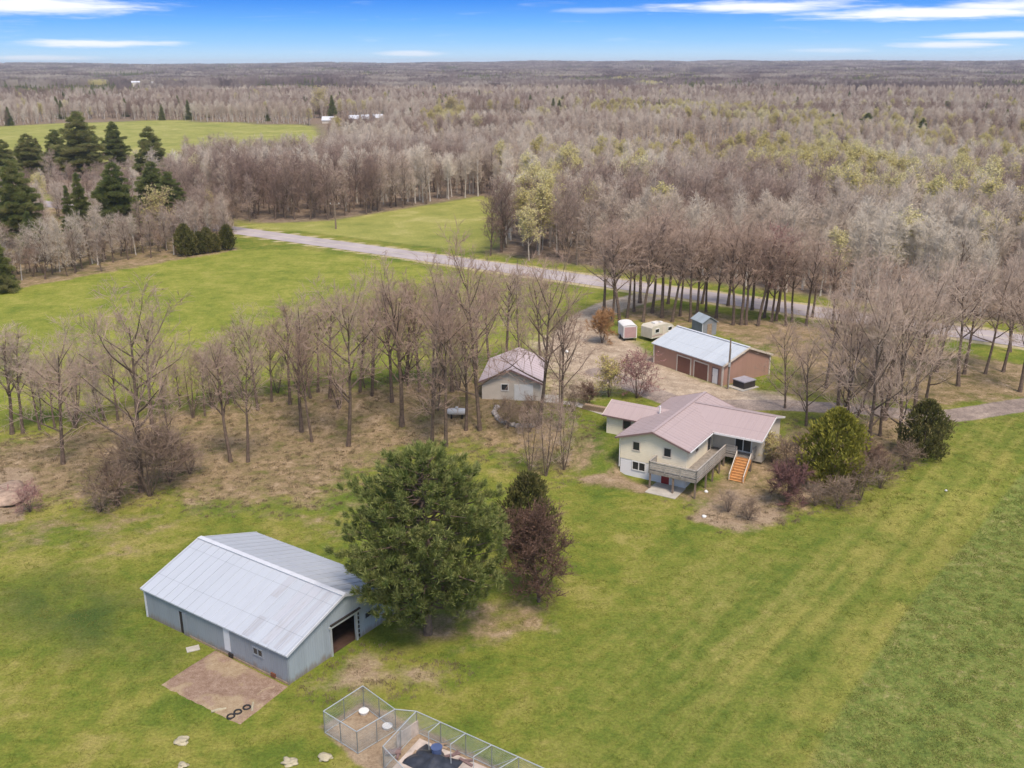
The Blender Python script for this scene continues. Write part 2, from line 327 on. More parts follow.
def metal_sheet(name, base, stain, axis, pitch=0.9, stain_amt=0.5, rough=0.45, panel=0.12, base_dirt=False):
    """ribbed sheet metal: ribs along one local axis, sheet to sheet variation, weather streaks"""
    m = bpy.data.materials.new(name); m.use_nodes = True; N = NT(m.node_tree); N.n.clear()
    out = N.new('ShaderNodeOutputMaterial'); bs = N.new('ShaderNodeBsdfPrincipled'); N.l.new(bs.outputs[0], out.inputs[0])
    bs.inputs['Roughness'].default_value = rough; bs.inputs['Specular IOR Level'].default_value = .4
    tc = N.new('ShaderNodeTexCoord'); sp = N.new('ShaderNodeSeparateXYZ'); N.l.new(tc.outputs['Object'], sp.inputs[0])
    s = sp.outputs[axis]; other = sp.outputs[1 - axis]
    ph = N.math('DIVIDE', s, pitch)
    cell = N.math('FLOOR', ph)
    wn = N.new('ShaderNodeTexWhiteNoise', noise_dimensions='1D'); N.l.new(cell, wn.inputs['W'])
    cvec = N.new('ShaderNodeCombineXYZ')
    N.l.new(N.math('MULTIPLY', s, 3.0), cvec.inputs[0]); N.l.new(N.math('MULTIPLY', other, .35), cvec.inputs[1]); N.l.new(N.math('MULTIPLY', sp.outputs[2], .5), cvec.inputs[2])
    st = N.noise(1.0, 6, .65, cvec.outputs[0])
    big = N.noise(.25, 3, .5, tc.outputs['Object'])
    v = N.math('ADD', 1.0 - panel / 2, N.math('MULTIPLY', wn.outputs['Value'], panel))
    vm = N.new('ShaderNodeVectorMath', operation='SCALE')
    c = N.mix(N.math('MULTIPLY', N.remap(N.math('ADD', N.math('MULTIPLY', st, .7), N.math('MULTIPLY', big, .3)), .45, .72), stain_amt), base, stain)
    if base_dirt:
        dz = N.remap(N.math('ADD', sp.outputs[2], N.math('MULTIPLY', N.math('SUBTRACT', st, .5), 1.6)), .65, .0)
        c = N.mix(N.math('MULTIPLY', dz, .75), c, (0.20, 0.15, 0.11))
        rs = N.remap(N.noise(.9, 6, .75, cvec.outputs[0]), .66, .74)
        c = N.mix(N.math('MULTIPLY', rs, .45), c, (0.22, 0.12, 0.07))
    else:
        lap = N.remap(N.math('ABSOLUTE', N.math('SUBTRACT', N.math('FRACT', N.math('DIVIDE', other, 3.1)), .5)), .012, .004)
        v = N.math('MULTIPLY', v, N.math('SUBTRACT', 1.0, N.math('MULTIPLY', lap, .22)))
        sm = N.remap(N.math('ABSOLUTE', N.math('SUBTRACT', N.math('FRACT', ph), .5)), .46, .49)
        v = N.math('MULTIPLY', v, N.math('SUBTRACT', 1.0, N.math('MULTIPLY', sm, .10)))
    N.l.new(c, vm.inputs[0]); N.l.new(v, vm.inputs['Scale']); N.l.new(vm.outputs[0], bs.inputs['Base Color'])
    fr = N.math('FRACT', N.math('MULTIPLY', ph, 4.0))
    rib = N.remap(N.math('ABSOLUTE', N.math('SUBTRACT', fr, .5)), .32, .48)
    b = N.new('ShaderNodeBump'); b.inputs['Strength'].default_value = .8; b.inputs['Distance'].default_value = .02
    N.l.new(rib, b.inputs['Height']); N.l.new(b.outputs[0], bs.inputs['Normal'])
    return m

def siding(name, col, var=.06, pitch=0.2):
    m = bpy.data.materials.new(name); m.use_nodes = True; N = NT(m.node_tree); N.n.clear()
    out = N.new('ShaderNodeOutputMaterial'); bs = N.new('ShaderNodeBsdfPrincipled'); N.l.new(bs.outputs[0], out.inputs[0])
    bs.inputs['Roughness'].default_value = .7; bs.inputs['Specular IOR Level'].default_value = .25
    tc = N.new('ShaderNodeTexCoord'); sp = N.new('ShaderNodeSeparateXYZ'); N.l.new(tc.outputs['Object'], sp.inputs[0])
    fr = N.math('FRACT', N.math('DIVIDE', sp.outputs[2], pitch))
    n = N.noise(.8, 5, .6, tc.outputs['Object'])
    c = N.ramp(n, [(.3, tuple(k * (1 - var) for k in col)), (.7, tuple(min(1, k * (1 + var)) for k in col))])
    N.l.new(c, bs.inputs['Base Color'])
    b = N.new('ShaderNodeBump'); b.inputs['Strength'].default_value = .7; b.inputs['Distance'].default_value = .03
    N.l.new(N.math('SUBTRACT', 1.0, fr), b.inputs['Height']); N.l.new(b.outputs[0], bs.inputs['Normal'])
    return m

def tree_mat(name, c1, c2, c3, scale=.02, rough=.9, trans=0.0):
    """bark and twigs; the tint wanders from tree to tree (by where the tree stands)"""
    m = bpy.data.materials.new(name); m.use_nodes = True; N = NT(m.node_tree); N.n.clear()
    out = N.new('ShaderNodeOutputMaterial'); bs = N.new('ShaderNodeBsdfPrincipled')
    bs.inputs['Roughness'].default_value = rough; bs.inputs['Specular IOR Level'].default_value = .1
    oi = N.new('ShaderNodeObjectInfo')
    geo = N.new('ShaderNodeNewGeometry')
    n = N.noise(scale, 3, .6, geo.outputs['Position'])
    f = N.math('ADD', N.math('MULTIPLY', n, .85), N.math('MULTIPLY', oi.outputs['Random'], .2))
    c = N.ramp(f, [(0.37, c1), (0.52, c2), (0.67, c3)])
    N.l.new(c, bs.inputs['Base Color'])
    if trans:
        tr = N.new('ShaderNodeBsdfTranslucent'); N.l.new(c, tr.inputs[0])
        ms = N.new('ShaderNodeMixShader'); ms.inputs[0].default_value = trans
        N.l.new(bs.outputs[0], ms.inputs[1]); N.l.new(tr.outputs[0], ms.inputs[2]); N.l.new(ms.outputs[0], out.inputs[0])
    else: N.l.new(bs.outputs[0], out.inputs[0])
    return m

M = {}
M['bark'] = mat('grey_bark', (0.145, 0.105, 0.08), .95, .4, 3, .1, .4)
M['bark_pale'] = mat('pale_bark', (0.36, 0.31, 0.26), .9, .3, 2, .1, .3)
M['twig'] = tree_mat('bare_twigs', (0.22, 0.15, 0.12), (0.365, 0.27, 0.215), (0.55, 0.465, 0.38), scale=.016)
M['twig_near'] = tree_mat('near_twigs', (0.36, 0.25, 0.19), (0.43, 0.315, 0.245), (0.51, 0.395, 0.315))
M['twig_red'] = tree_mat('reddish_twigs', (0.14, 0.075, 0.07), (0.17, 0.09, 0.082), (0.20, 0.115, 0.10))
M['twig_dark'] = tree_mat('dark_twigs', (0.125, 0.075, 0.055), (0.165, 0.10, 0.075), (0.20, 0.13, 0.095), scale=.6)
M['twig_pink'] = tree_mat('pink_buds', (0.29, 0.155, 0.14), (0.33, 0.18, 0.16), (0.36, 0.22, 0.19))
M['twig_orange'] = tree_mat('orange_stems', (0.32, 0.17, 0.075), (0.35, 0.19, 0.085), (0.38, 0.22, 0.11))
M['bud'] = tree_mat('yellow_buds', (0.56, 0.48, 0.17), (0.64, 0.565, 0.24), (0.70, 0.63, 0.34), trans=.3)
M['needle'] = tree_mat('pine_needles', (0.092, 0.132, 0.034), (0.16, 0.192, 0.052), (0.275, 0.285, 0.10), scale=1.3, trans=.25)
M['needle_dark'] = tree_mat('spruce_needles', (0.15, 0.18, 0.06), (0.22, 0.24, 0.08), (0.32, 0.30, 0.125), scale=.5, trans=.4)
M['cedar'] = tree_mat('cedar_leaves', (0.17, 0.165, 0.026), (0.25, 0.235, 0.04), (0.33, 0.30, 0.065), scale=1.4, trans=.25)
M['cedar_dark'] = tree_mat('dark_cedar_leaves', (0.085, 0.088, 0.03), (0.13, 0.125, 0.04), (0.19, 0.165, 0.065), scale=1.4, trans=.25)
M['barn_roof'] = metal_sheet('barn_roof_metal', (0.44, 0.465, 0.505), (0.38, 0.395, 0.425), 1, .9, .4, panel=.05)
M['barn_roof_worn'] = metal_sheet('worn_roof_metal', (0.42, 0.43, 0.465), (0.29, 0.26, 0.235), 1, .9, .7, panel=.12)
M['barn_side'] = metal_sheet('barn_side_metal', (0.245, 0.27, 0.305), (0.20, 0.21, 0.23), 1, .9, .5, panel=.08, base_dirt=True)
M['barn_gable'] = metal_sheet('barn_gable_metal', (0.33, 0.375, 0.41), (0.27, 0.30, 0.33), 0, .9, .5, panel=.10, base_dirt=True)
M['shop_roof'] = metal_sheet('shop_roof_metal', (0.50, 0.53, 0.56), (0.44, 0.46, 0.48), 1, .9, .4, panel=.06)
M['shop_wall'] = metal_sheet('shop_side_metal', (0.40, 0.225, 0.165), (0.33, 0.18, 0.13), 1, .9, .4, panel=.05)
M['shop_gable'] = metal_sheet('shop_gable_metal', (0.40, 0.235, 0.18), (0.33, 0.19, 0.15), 0, .9, .4, panel=.05)
M['house_roof'] = metal_sheet('house_roof_metal', (0.42, 0.325, 0.31), (0.385, 0.295, 0.28), 1, .9, .4, panel=.03)
M['house_roof_side'] = metal_sheet('house_wing_metal', (0.42, 0.325, 0.31), (0.385, 0.295, 0.28), 0, .9, .4, panel=.03)
M['garage_roof'] = metal_sheet('garage_roof_metal', (0.50, 0.41, 0.41), (0.44, 0.355, 0.355), 1, .9, .4, panel=.04)
M['shed_roof'] = metal_sheet('shed_roof_metal', (0.34, 0.39, 0.43), (0.27, 0.3, 0.33), 1, .9, .4)
M['cream'] = siding('cream_siding', (0.74, 0.655, 0.50))
M['white_wall'] = siding('white_siding', (0.66, 0.64, 0.63), .04)
M['garage_wall'] = siding('garage_siding', (0.54, 0.475, 0.40))
M['grey_board'] = siding('grey_siding', (0.22, 0.225, 0.235), .15)
M['white'] = mat('white_paint', (0.70, 0.68, 0.65), .6, .06)
M['trim'] = mat('cream_trim', (0.62, 0.54, 0.45), .6, .06)
M['fascia'] = mat('dark_fascia', (0.20, 0.13, 0.12), .6, .1)
M['fascia_metal'] = mat('pale_fascia', (0.56, 0.57, 0.60), .5, .06)
M['glass'] = mat('dark_glass', (0.025, 0.028, 0.032), .12, .3, 1, .5)
M['dark'] = mat('dark_inside', (0.03, 0.025, 0.022), .9, .2)
M['brown_door'] = siding('brown_door_panels', (0.185, 0.085, 0.06), .1, .5)
M['red_door'] = mat('red_door_paint', (0.26, 0.03, 0.03), .5, .1)
M['deck_wood'] = mat('weathered_planks', (0.27, 0.235, 0.20), .9, .3, 2.5, .1, .3)
M['deck_rail'] = mat('grey_rails', (0.36, 0.325, 0.285), .9, .2, 2.5, .1)
M['new_wood'] = mat('new_lumber', (0.52, 0.26, 0.10), .8, .22, 4, .15)
M['old_wood'] = mat('old_wood', (0.30, 0.22, 0.15), .9, .25, 4, .1)
M['pole_wood'] = mat('pole_wood', (0.22, 0.165, 0.125), .9, .25, 3, .1)
M['concrete'] = mat('concrete', (0.42, 0.385, 0.335), .9, .18, 1.2, .1)
M['slab'] = mat('dirty_concrete', (0.46, 0.385, 0.33), .9, .35, 1.1, .1)
M['galv'] = mat('galvanised_pipe', (0.42, 0.44, 0.44), .4, .1, 3, .5, metal=.2)
M['wire'] = mat('galvanised_wire', (0.34, 0.36, 0.35), .5, .1, 3, .4)
M['tarp'] = mat('black_tarp', (0.035, 0.038, 0.048), .35, .5, 1.6, .5, .6)
M['blue_bin'] = mat('blue_plastic', (0.07, 0.10, 0.20), .5, .2)
M['rubber'] = mat('tyre_rubber', (0.03, 0.028, 0.028), .8, .2)
M['stone'] = mat('field_stone', (0.40, 0.36, 0.33), .9, .35, 2, .15, .5)
M['pale_stone'] = mat('pale_stone', (0.40, 0.35, 0.24), .9, .25, 2, .15, .5)
M['asphalt'] = mat('worn_asphalt', (0.40, 0.345, 0.335), .9, .14, .22, .1, coords='Object', detail=8)
M['paint'] = mat('road_paint', (0.55, 0.50, 0.33), .8, .2, 1)
M['tub_side'] = mat('tub_cabinet', (0.06, 0.05, 0.045), .8, .2)
M['tub_lid'] = mat('tub_cover', (0.33, 0.31, 0.34), .7, .15)
M['pink_panel'] = mat('faded_panel', (0.42, 0.27, 0.26), .6, .1)
M['rust'] = mat('rusty_metal', (0.20, 0.075, 0.04), .9, .3)

# ------------------------------------------------------------------ mesh helpers
class MB:
    def __init__(s): s.v = []; s.f = []
    def add(s, v, f):
        o = len(s.v); s.v += [tuple(p) for p in v]; s.f += [tuple(i + o for i in q) for q in f]; return s
    def box(s, x0, y0, z0, x1, y1, z1):
        v = [(x0, y0, z0), (x1, y0, z0), (x1, y1, z0), (x0, y1, z0), (x0, y0, z1), (x1, y0, z1), (x1, y1, z1), (x0, y1, z1)]
        return s.add(v, [(3, 2, 1, 0), (4, 5, 6, 7), (0, 1, 5, 4), (1, 2, 6, 5), (2, 3, 7, 6), (3, 0, 4, 7)])
    def obox(s, c, size, rz=0, ry=0):
        m = Matrix.Translation(c) @ Matrix.Rotation(rz, 4, 'Z') @ Matrix.Rotation(ry, 4, 'Y')
        a, b, h = (k / 2 for k in size)
        v = [m @ Vector(p) for p in ((-a, -b, -h), (a, -b, -h), (a, b, -h), (-a, b, -h), (-a, -b, h), (a, -b, h), (a, b, h), (-a, b, h))]
        return s.add(v, [(3, 2, 1, 0), (4, 5, 6, 7), (0, 1, 5, 4), (1, 2, 6, 5), (2, 3, 7, 6), (3, 0, 4, 7)])
    def prism(s, pts, d):
        """closed solid: polygon pts swept by vector d"""
        n = len(pts); pts = [Vector(p) for p in pts]; d = Vector(d)
        v = pts + [p + d for p in pts]
        f = [tuple(range(n - 1, -1, -1)), tuple(range(n, 2 * n))] + [(i, (i + 1) % n, n + (i + 1) % n, n + i) for i in range(n)]
        return s.add(v, f)
    def beam(s, a, b, w, h=None):
        h = h or w; a = Vector(a); b = Vector(b); d = (b - a).normalized()
        up = Vector((0, 0, 1)) if abs(d.z) < .95 else Vector((0, 1, 0))
        x = d.cross(up).normalized() * w / 2; y = x.cross(d).normalized() * h / 2
        v = [a - x - y, a + x - y, a + x + y, a - x + y, b - x - y, b + x - y, b + x + y, b - x + y]
        return s.add(v, [(0, 1, 2, 3), (7, 6, 5, 4), (0, 4, 5, 1), (1, 5, 6, 2), (2, 6, 7, 3), (3, 7, 4, 0)])
    def tube(s, pts, rad, n=6, cap=True):
        pts = [Vector(p) for p in pts]; k = len(pts)
        if not hasattr(rad, '__len__'): rad = [rad] * k
        v = []
        for i, p in enumerate(pts):
            d = (pts[min(i + 1, k - 1)] - pts[max(i - 1, 0)]).normalized()
            up = Vector((0, 0, 1)) if abs(d.z) < .9 else Vector((1, 0, 0))
            a = d.cross(up).normalized(); b = d.cross(a)
            v += [p + (a * math.cos(2 * math.pi * j / n) + b * math.sin(2 * math.pi * j / n)) * rad[i] for j in range(n)]
        f = [(i * n + j, i * n + (j + 1) % n, (i + 1) * n + (j + 1) % n, (i + 1) * n + j) for i in range(k - 1) for j in range(n)]
        if cap: f += [tuple(range(n - 1, -1, -1)), tuple(range((k - 1) * n, k * n))]
        return s.add(v, f)
    def ring(s, c, R0, r, n=14, m=6):
        v = []; c = Vector(c)
        for i in range(n):
            a = 2 * math.pi * i / n
            for j in range(m):
                b = 2 * math.pi * j / m; q = R0 + r * math.cos(b)
                v.append(c + Vector((q * math.cos(a), q * math.sin(a), r * math.sin(b))))
        f = [(i * m + j, ((i + 1) % n) * m + j, ((i + 1) % n) * m + (j + 1) % m, i * m + (j + 1) % m) for i in range(n) for j in range(m)]
        return s.add(v, f)
    def blob(s, c, r, seed=0, sq=(1, 1, .7), sub=2, amp=.25):
        import bmesh
        bm = bmesh.new(); bmesh.ops.create_icosphere(bm, subdivisions=sub, radius=1)
        v = []
        for p in bm.verts:
            k = 1 + amp * mnoise.noise(p.co * 1.4 + Vector((seed * 7.1, seed * 3.3, 0)))
            v.append(Vector(c) + Vector((p.co.x * sq[0], p.co.y * sq[1], p.co.z * sq[2])) * r * k)
        f = [tuple(q.index for q in fc.verts) for fc in bm.faces]; bm.free()
        return s.add(v, f)
    def build(s, name, m, parent=None, smooth=False):
        me = bpy.data.meshes.new(name); me.from_pydata(s.v, [], s.f); me.update()
        if smooth: me.polygons.foreach_set('use_smooth', np.ones(len(me.polygons), bool))
        me.materials.append(m)
        o = bpy.data.objects.new(name, me); C.objects.link(o)
        if parent: o.parent = parent
        return o

def split_build(mb, per, name, m, parent):
    """one part per solid: the builder's solids have `per` corners each"""
    for k in range(len(mb.v) // per):
        q = MB(); q.v = mb.v[k * per:(k + 1) * per]; q.f = [tuple(i - k * per for i in f) for f in mb.f if k * per <= f[0] < (k + 1) * per]; q.build(name, m, parent)

def tag(o, label, cat, group=None, kind=None):
    o['label'] = label; o['category'] = cat
    if group: o['group'] = group
    if kind: o['kind'] = kind
    return o
def thing(name, label, cat, loc, rz=0, group=None):
    o = bpy.data.objects.new(name, None); C.objects.link(o); o.location = loc; o.rotation_euler = (0, 0, rz)
    o.empty_display_size = .5
    return tag(o, label, cat, group)

# ------------------------------------------------------------------ the road
def make_road():
    def strip(name, a, b, dz, m, t0=-900, t1=700, n=300):
        v = []; f = []
        for i in range(n + 1):
            t = t0 + (t1 - t0) * i / n
            for s in (a, b):
                p = ra + rdir * t + RN * s
                v.append((p.x, p.y, T(p.x, p.y) + dz))
        f = [(2 * i, 2 * i + 2, 2 * i + 3, 2 * i + 1) for i in range(n)]
        mb = MB(); mb.v = v; mb.f = f
        o = mb.build(name, m); o['kind'] = 'structure'; return o
    strip('road', -ROAD_W / 2, ROAD_W / 2, .05, M['asphalt'])
    strip('road_marking', -.09, .09, .056, M['paint'])
make_road()

# ------------------------------------------------------------------ buildings
def window(parent, x0, x1, z0, z1, y, m_frame, axis='x', out=-1, name='window', panes=1, label=None):
    """a framed window proud of a wall that lies in the plane y = const (axis x) or x = const (axis y)"""
    fw = .09; mb = MB()
    def bx(m, a0, a1, c0, c1, d0, d1):
        d0, d1 = sorted((y + out * d0, y + out * d1))
        if axis == 'x': m.box(a0, d0, c0, a1, d1, c1)
        else: m.box(d0, a0, c0, d1, a1, c1)
    bx(mb, x0 - fw, x1 + fw, z0 - fw, z0, .002, .07); bx(mb, x0 - fw, x1 + fw, z1, z1 + fw, .002, .07)
    bx(mb, x0 - fw, x0, z0, z1, .002, .07); bx(mb, x1, x1 + fw, z0, z1, .002, .07)
    for k in range(1, panes):
        xm = x0 + (x1 - x0) * k / panes; bx(mb, xm - .05, xm + .05, z0, z1, .03, .06)
    w = mb.build(name, m_frame, parent)
    if label: w['label'] = label
    g = MB(); bx(g, x0 + .002, x1 - .002, z0 + .002, z1 - .002, .003, .025); g.build('pane', M['glass'], w)
    return w

def slope(mb, p, th=.1):
    """roof sheet: four top corners, thickness downwards"""
    mb.prism(p, (0, 0, -th))
def ribs(mb, e0, e1, r0, r1, n, h=.035, w=.05):
    e0, e1, r0, r1 = map(Vector, (e0, e1, r0, r1))
    for i in range(n + 1):
        t = (i + .02) / (n + .04); a = e0.lerp(e1, t); b = r0.lerp(r1, t)
        up = Vector((0, 0, h / 2)); mb.beam(a + up, b + up, w, h)

def barn():
    W, L, ze, zr = 11.57, 16.18, 2.5, 4.45
    t = thing('pole_barn', 'long low grey metal barn with an open doorway beside the big pine', 'barn', (-15.97, 59.72, 0), .965)
    th = .12
    # side walls (left wall is x = 0)
    mb = MB(); mb.box(0, 0, -.1, th, 11.1, ze); mb.box(0, 12.0, -.1, th, L, ze); mb.box(0, 11.1, 1.95, th, 12.0, ze)
    mb.build('side_wall', M['barn_side'], t)
    MB().box(W - th, 0, -.1, W, L, ze).build('side_wall', M['barn_side'], t)
    def gz(x): return ze + (zr - ze) * (1 - abs(x - W / 2) / (W / 2)) - .02
    d0, d1, dh = 4.4, 6.95, 2.35
    g = MB()
    g.prism([(th, 0, -.1), (d0, 0, -.1), (d0, 0, gz(d0)), (th, 0, gz(th))], (0, th, 0))
    g.prism([(d1, 0, -.1), (W - th, 0, -.1), (W - th, 0, gz(W - th)), (d1, 0, gz(d1))], (0, th, 0))
    g.prism([(d0, 0, dh), (d1, 0, dh), (d1, 0, gz(d1)), (W / 2, 0, gz(W / 2)), (d0, 0, gz(d0))], (0, th, 0))
    g.build('gable_wall', M['barn_gable'], t)
    MB().prism([(th, L - th, -.1), (W - th, L - th, -.1), (W - th, L - th, gz(W - th)), (W / 2, L - th, gz(W / 2)), (th, L - th, gz(th))], (0, th, 0)).build('gable_wall', M['barn_gable'], t)
    # roof
    ov = .18; k = (zr - ze) / (W / 2); lift = .1
    e0 = lambda y: (-ov, y, ze - ov * k + lift); r_ = lambda y: (W / 2, y, zr + lift); e1 = lambda y: (W + ov, y, ze - ov * k + lift)
    rf = MB(); slope(rf, [e0(-ov), r_(-ov), r_(L + ov), e0(L + ov)]); ribs(rf, e0(-ov + .1), e0(L + ov - .1), r_(-ov + .1), r_(L + ov - .1), 18)
    roof = rf.build('roof', M['barn_roof'], t)
    rf2 = MB(); slope(rf2, [r_(-ov), e1(-ov), e1(L + ov), r_(L + ov)]); ribs(rf2, e1(-ov + .1), e1(L + ov - .1), r_(-ov + .1), r_(L + ov - .1), 18)
    roof2 = rf2.build('roof', M['barn_roof'], t)
    MB().beam((W / 2, -ov - .01, zr + lift + .03), (W / 2, L + ov + .01, zr + lift + .03), .42, .07).build('ridge_cap', M['fascia_metal'], roof)
    # worn sheets near the front gable
    pz = .012
    def patch(y0, y1, s0, s1):
        q = []
        for y, s in ((y0, s0), (y0, s1), (y1, s1), (y1, s0)):
            x = -ov + (W / 2 + ov) * s; q.append((x, y, ze - ov * k + lift + (x + ov) * k + pz))
        m_ = MB(); m_.prism(q, (0, 0, -.008)); p_ = m_.build('worn_sheet', M['barn_roof_worn'], roof)
    patch(.55, 1.35, .03, .97); patch(1.75, 2.6, .03, .98); patch(2.65, 3.45, .34, .97); patch(3.9, 4.6, .02, .33); patch(4.65, 5.4, .62, .97)
    # fascia boards
    fa = MB()
    for y in (-ov - .03, L + ov + .03):
        fa.beam((-ov, y, ze - ov * k + lift - .06), (W / 2, y, zr + lift - .05), .05, .2); fa.beam((W + ov, y, ze - ov * k + lift - .06), (W / 2, y, zr + lift - .05), .05, .2)
    split_build(fa, 8, 'fascia', M['fascia_metal'], t)
    MB().box(-.05, L - .12, 0, -.002, L + .05, ze - .1).build('corner_trim', M['fascia_metal'], t)
    MB().box(-.04, -.05, 0, .1, -.002, ze - .1).build('corner_trim', M['barn_side'], t)
    # doorway frame with its pushed-up track, dirt floor and dim posts inside
    df = MB()
    for x in (d0 - .08, d1 + .08): df.box(x - .08, -.1, 0, x + .08, -.003, dh + .1)
    df.box(d0 - .25, -.12, dh, d1 + .35, -.003, dh + .16)
    df.build('door_frame', M['galv'], t)
    dt = MB()
    for i in range(6): dt.box(d1 + .22, -.1, .2 + i * .38, d1 + .34, -.003, .42 + i * .38)
    dt.box(d0 - .1, -.16, dh + .2, d1 + .5, -.003, dh + .3); split_build(dt, 8, 'door_track', M['dark'], t)
    MB().box(th, th, -.08, W - th, L - th, .04).build('floor', mat('shaded_barn_dirt', (0.075, 0.045, 0.034), .95, .3, 1.5, .05), t)  # dirt floor, its colour darkened to deepen the shade in the doorway
    ps = MB()
    for y in (4, 8, 12):
        for x in (3.6, 7.9): ps.box(x - .08, y - .08, .04, x + .08, y + .08, gz(x))
    split_build(ps, 8, 'post', M['old_wood'], t)
    window(t, 8.0, 8.75, 1.35, 1.8, 0, M['barn_gable'], panes=1)
    window(t, 2.55, 3.45, 1.35, 1.85, 0, M['barn_side'], 'y', -1, panes=2)
    d = MB(); d.box(-.04, 11.1, 0, .0, 11.55, 1.95); d.build('side_door', M['barn_side'], t)
    MB().box(.05, 11.56, 0, .09, 12, 1.95).build('door_gap', M['dark'], t)  # dark panel standing in for the shade behind the half-open side door
    MB().box(-.03, 6.1, .45, -.003, 6.75, 2.38).build('patch_panel', M['fascia_metal'], t)
    MB().box(-.12, 5.85, .05, -.003, 6.3, .38).build('vent', M['dark'], t)
    MB().box(-.1, 1.3, .12, -.003, 1.75, .42).build('vent', M['rust'], t)
    MB().box(-.035, 0, -.05, -.003, 10.9, .16).build('base_board', M['old_wood'], t)
    return t
barn()

def gable_block(parent, W, L, z0, ze, zr, mw, mg, y0=0, x0=0, split=None):
    """solid gabled block, ridge along y; returns nothing"""
    g = MB(); g.prism([(x0, y0, z0), (x0 + W, y0, z0), (x0 + W, y0, ze), (x0 + W / 2, y0, zr), (x0, y0, ze)], (0, L, 0))
    return g.build('wall', mg, parent)

def shop():
    W, L, ze, zr = 8.95, 13.0, 2.87, 4.5
    t = thing('workshop', 'reddish tan metal workshop with a pale blue roof and two brown overhead doors', 'workshop', (27.47, 121.92, TOPZ), .604)
    k = (zr - ze) / (W / 2); ov = .3; lift = .1
    gz = lambda x: ze + (W / 2 - abs(x - W / 2)) * k
    MB().prism([(0, 0, -.2), (W, 0, -.2), (W, 0, ze), (W / 2, 0, zr), (0, 0, ze)], (0, .1, 0)).build('gable_wall', M['shop_gable'], t)
    MB().prism([(0, L - .1, -.2), (W, L - .1, -.2), (W, L - .1, ze), (W / 2, L - .1, zr), (0, L - .1, ze)], (0, .1, 0)).build('gable_wall', M['shop_gable'], t)
    MB().box(0, .1, -.2, .1, L - .1, ze).build('side_wall', M['shop_wall'], t)
    MB().box(W - .1, .1, -.2, W, L - .1, ze).build('side_wall', M['shop_wall'], t)
    e0 = lambda y: (-ov, y, ze - ov * k + lift); r_ = lambda y: (W / 2, y, zr + lift); e1 = lambda y: (W + ov, y, ze - ov * k + lift)
    a = MB(); slope(a, [e0(-ov), r_(-ov), r_(L + ov), e0(L + ov)]); ribs(a, e0(-ov + .1), e0(L + ov - .1), r_(-ov + .1), r_(L + ov - .1), 14); ro = a.build('roof', M['shop_roof'], t)
    b = MB(); slope(b, [r_(-ov), e1(-ov), e1(L + ov), r_(L + ov)]); ribs(b, e1(-ov + .1), e1(L + ov - .1), r_(-ov + .1), r_(L + ov - .1), 14); b.build('roof', M['shop_roof'], t)
    MB().beam((W / 2, -ov - .02, zr + lift + .03), (W / 2, L + ov + .02, zr + lift + .03), .4, .07).build('ridge_cap', M['fascia_metal'], ro)
    fa = MB()
    for y in (-ov - .03, L + ov + .03):
        fa.beam((-ov, y, ze - ov * k + lift - .08), (W / 2, y, zr + lift - .08), .05, .26); fa.beam((W + ov, y, ze - ov * k + lift - .08), (W / 2, y, zr + lift - .08), .05, .26)
    split_build(fa, 8, 'rake_trim', M['trim'], t)
    ct = MB()
    for x, y in ((-.03, -.03), (W + .03, -.03), (-.03, L + .03)): ct.box(x - .1, y - .1, 0, x + .1, y + .1, ze - .05)
    split_build(ct, 8, 'corner_trim', M['trim'], t)
    for y0, y1 in ((5.85, 8.3), (2.6, 5.05)):
        d = MB(); d.box(-.05, y0, 0, -.004, y1, 2.2); dd = d.build('garage_door', M['brown_door'], t)
        f = MB(); f.box(-.08, y0 - .16, 0, -.003, y0 - .003, 2.35); f.box(-.08, y1 + .003, 0, -.003, y1 + .16, 2.35); f.box(-.08, y0, 2.203, -.003, y1, 2.35); f.build('frame', M['trim'], dd)
    d = MB(); d.box(-.06, .75, .05, -.004, 1.7, 2.1); e = d.build('door', M['white'], t)
    f = MB(); f.box(-.09, .63, .05, -.003, .747, 2.2); f.box(-.09, 1.703, .05, -.003, 1.82, 2.2); f.box(-.09, .75, 2.103, -.003, 1.7, 2.2); f.build('frame', M['fascia'], e)
    MB().ring((-.1, 1.6, 1.05), .035, .015, 8, 5).build('handle', M['dark'], e)
    MB().box(W / 2 - 1.0, -.06, zr - .75, W / 2 - .5, -.003, zr - .5).build('gable_vent', M['trim'], t)
    return t
shop()

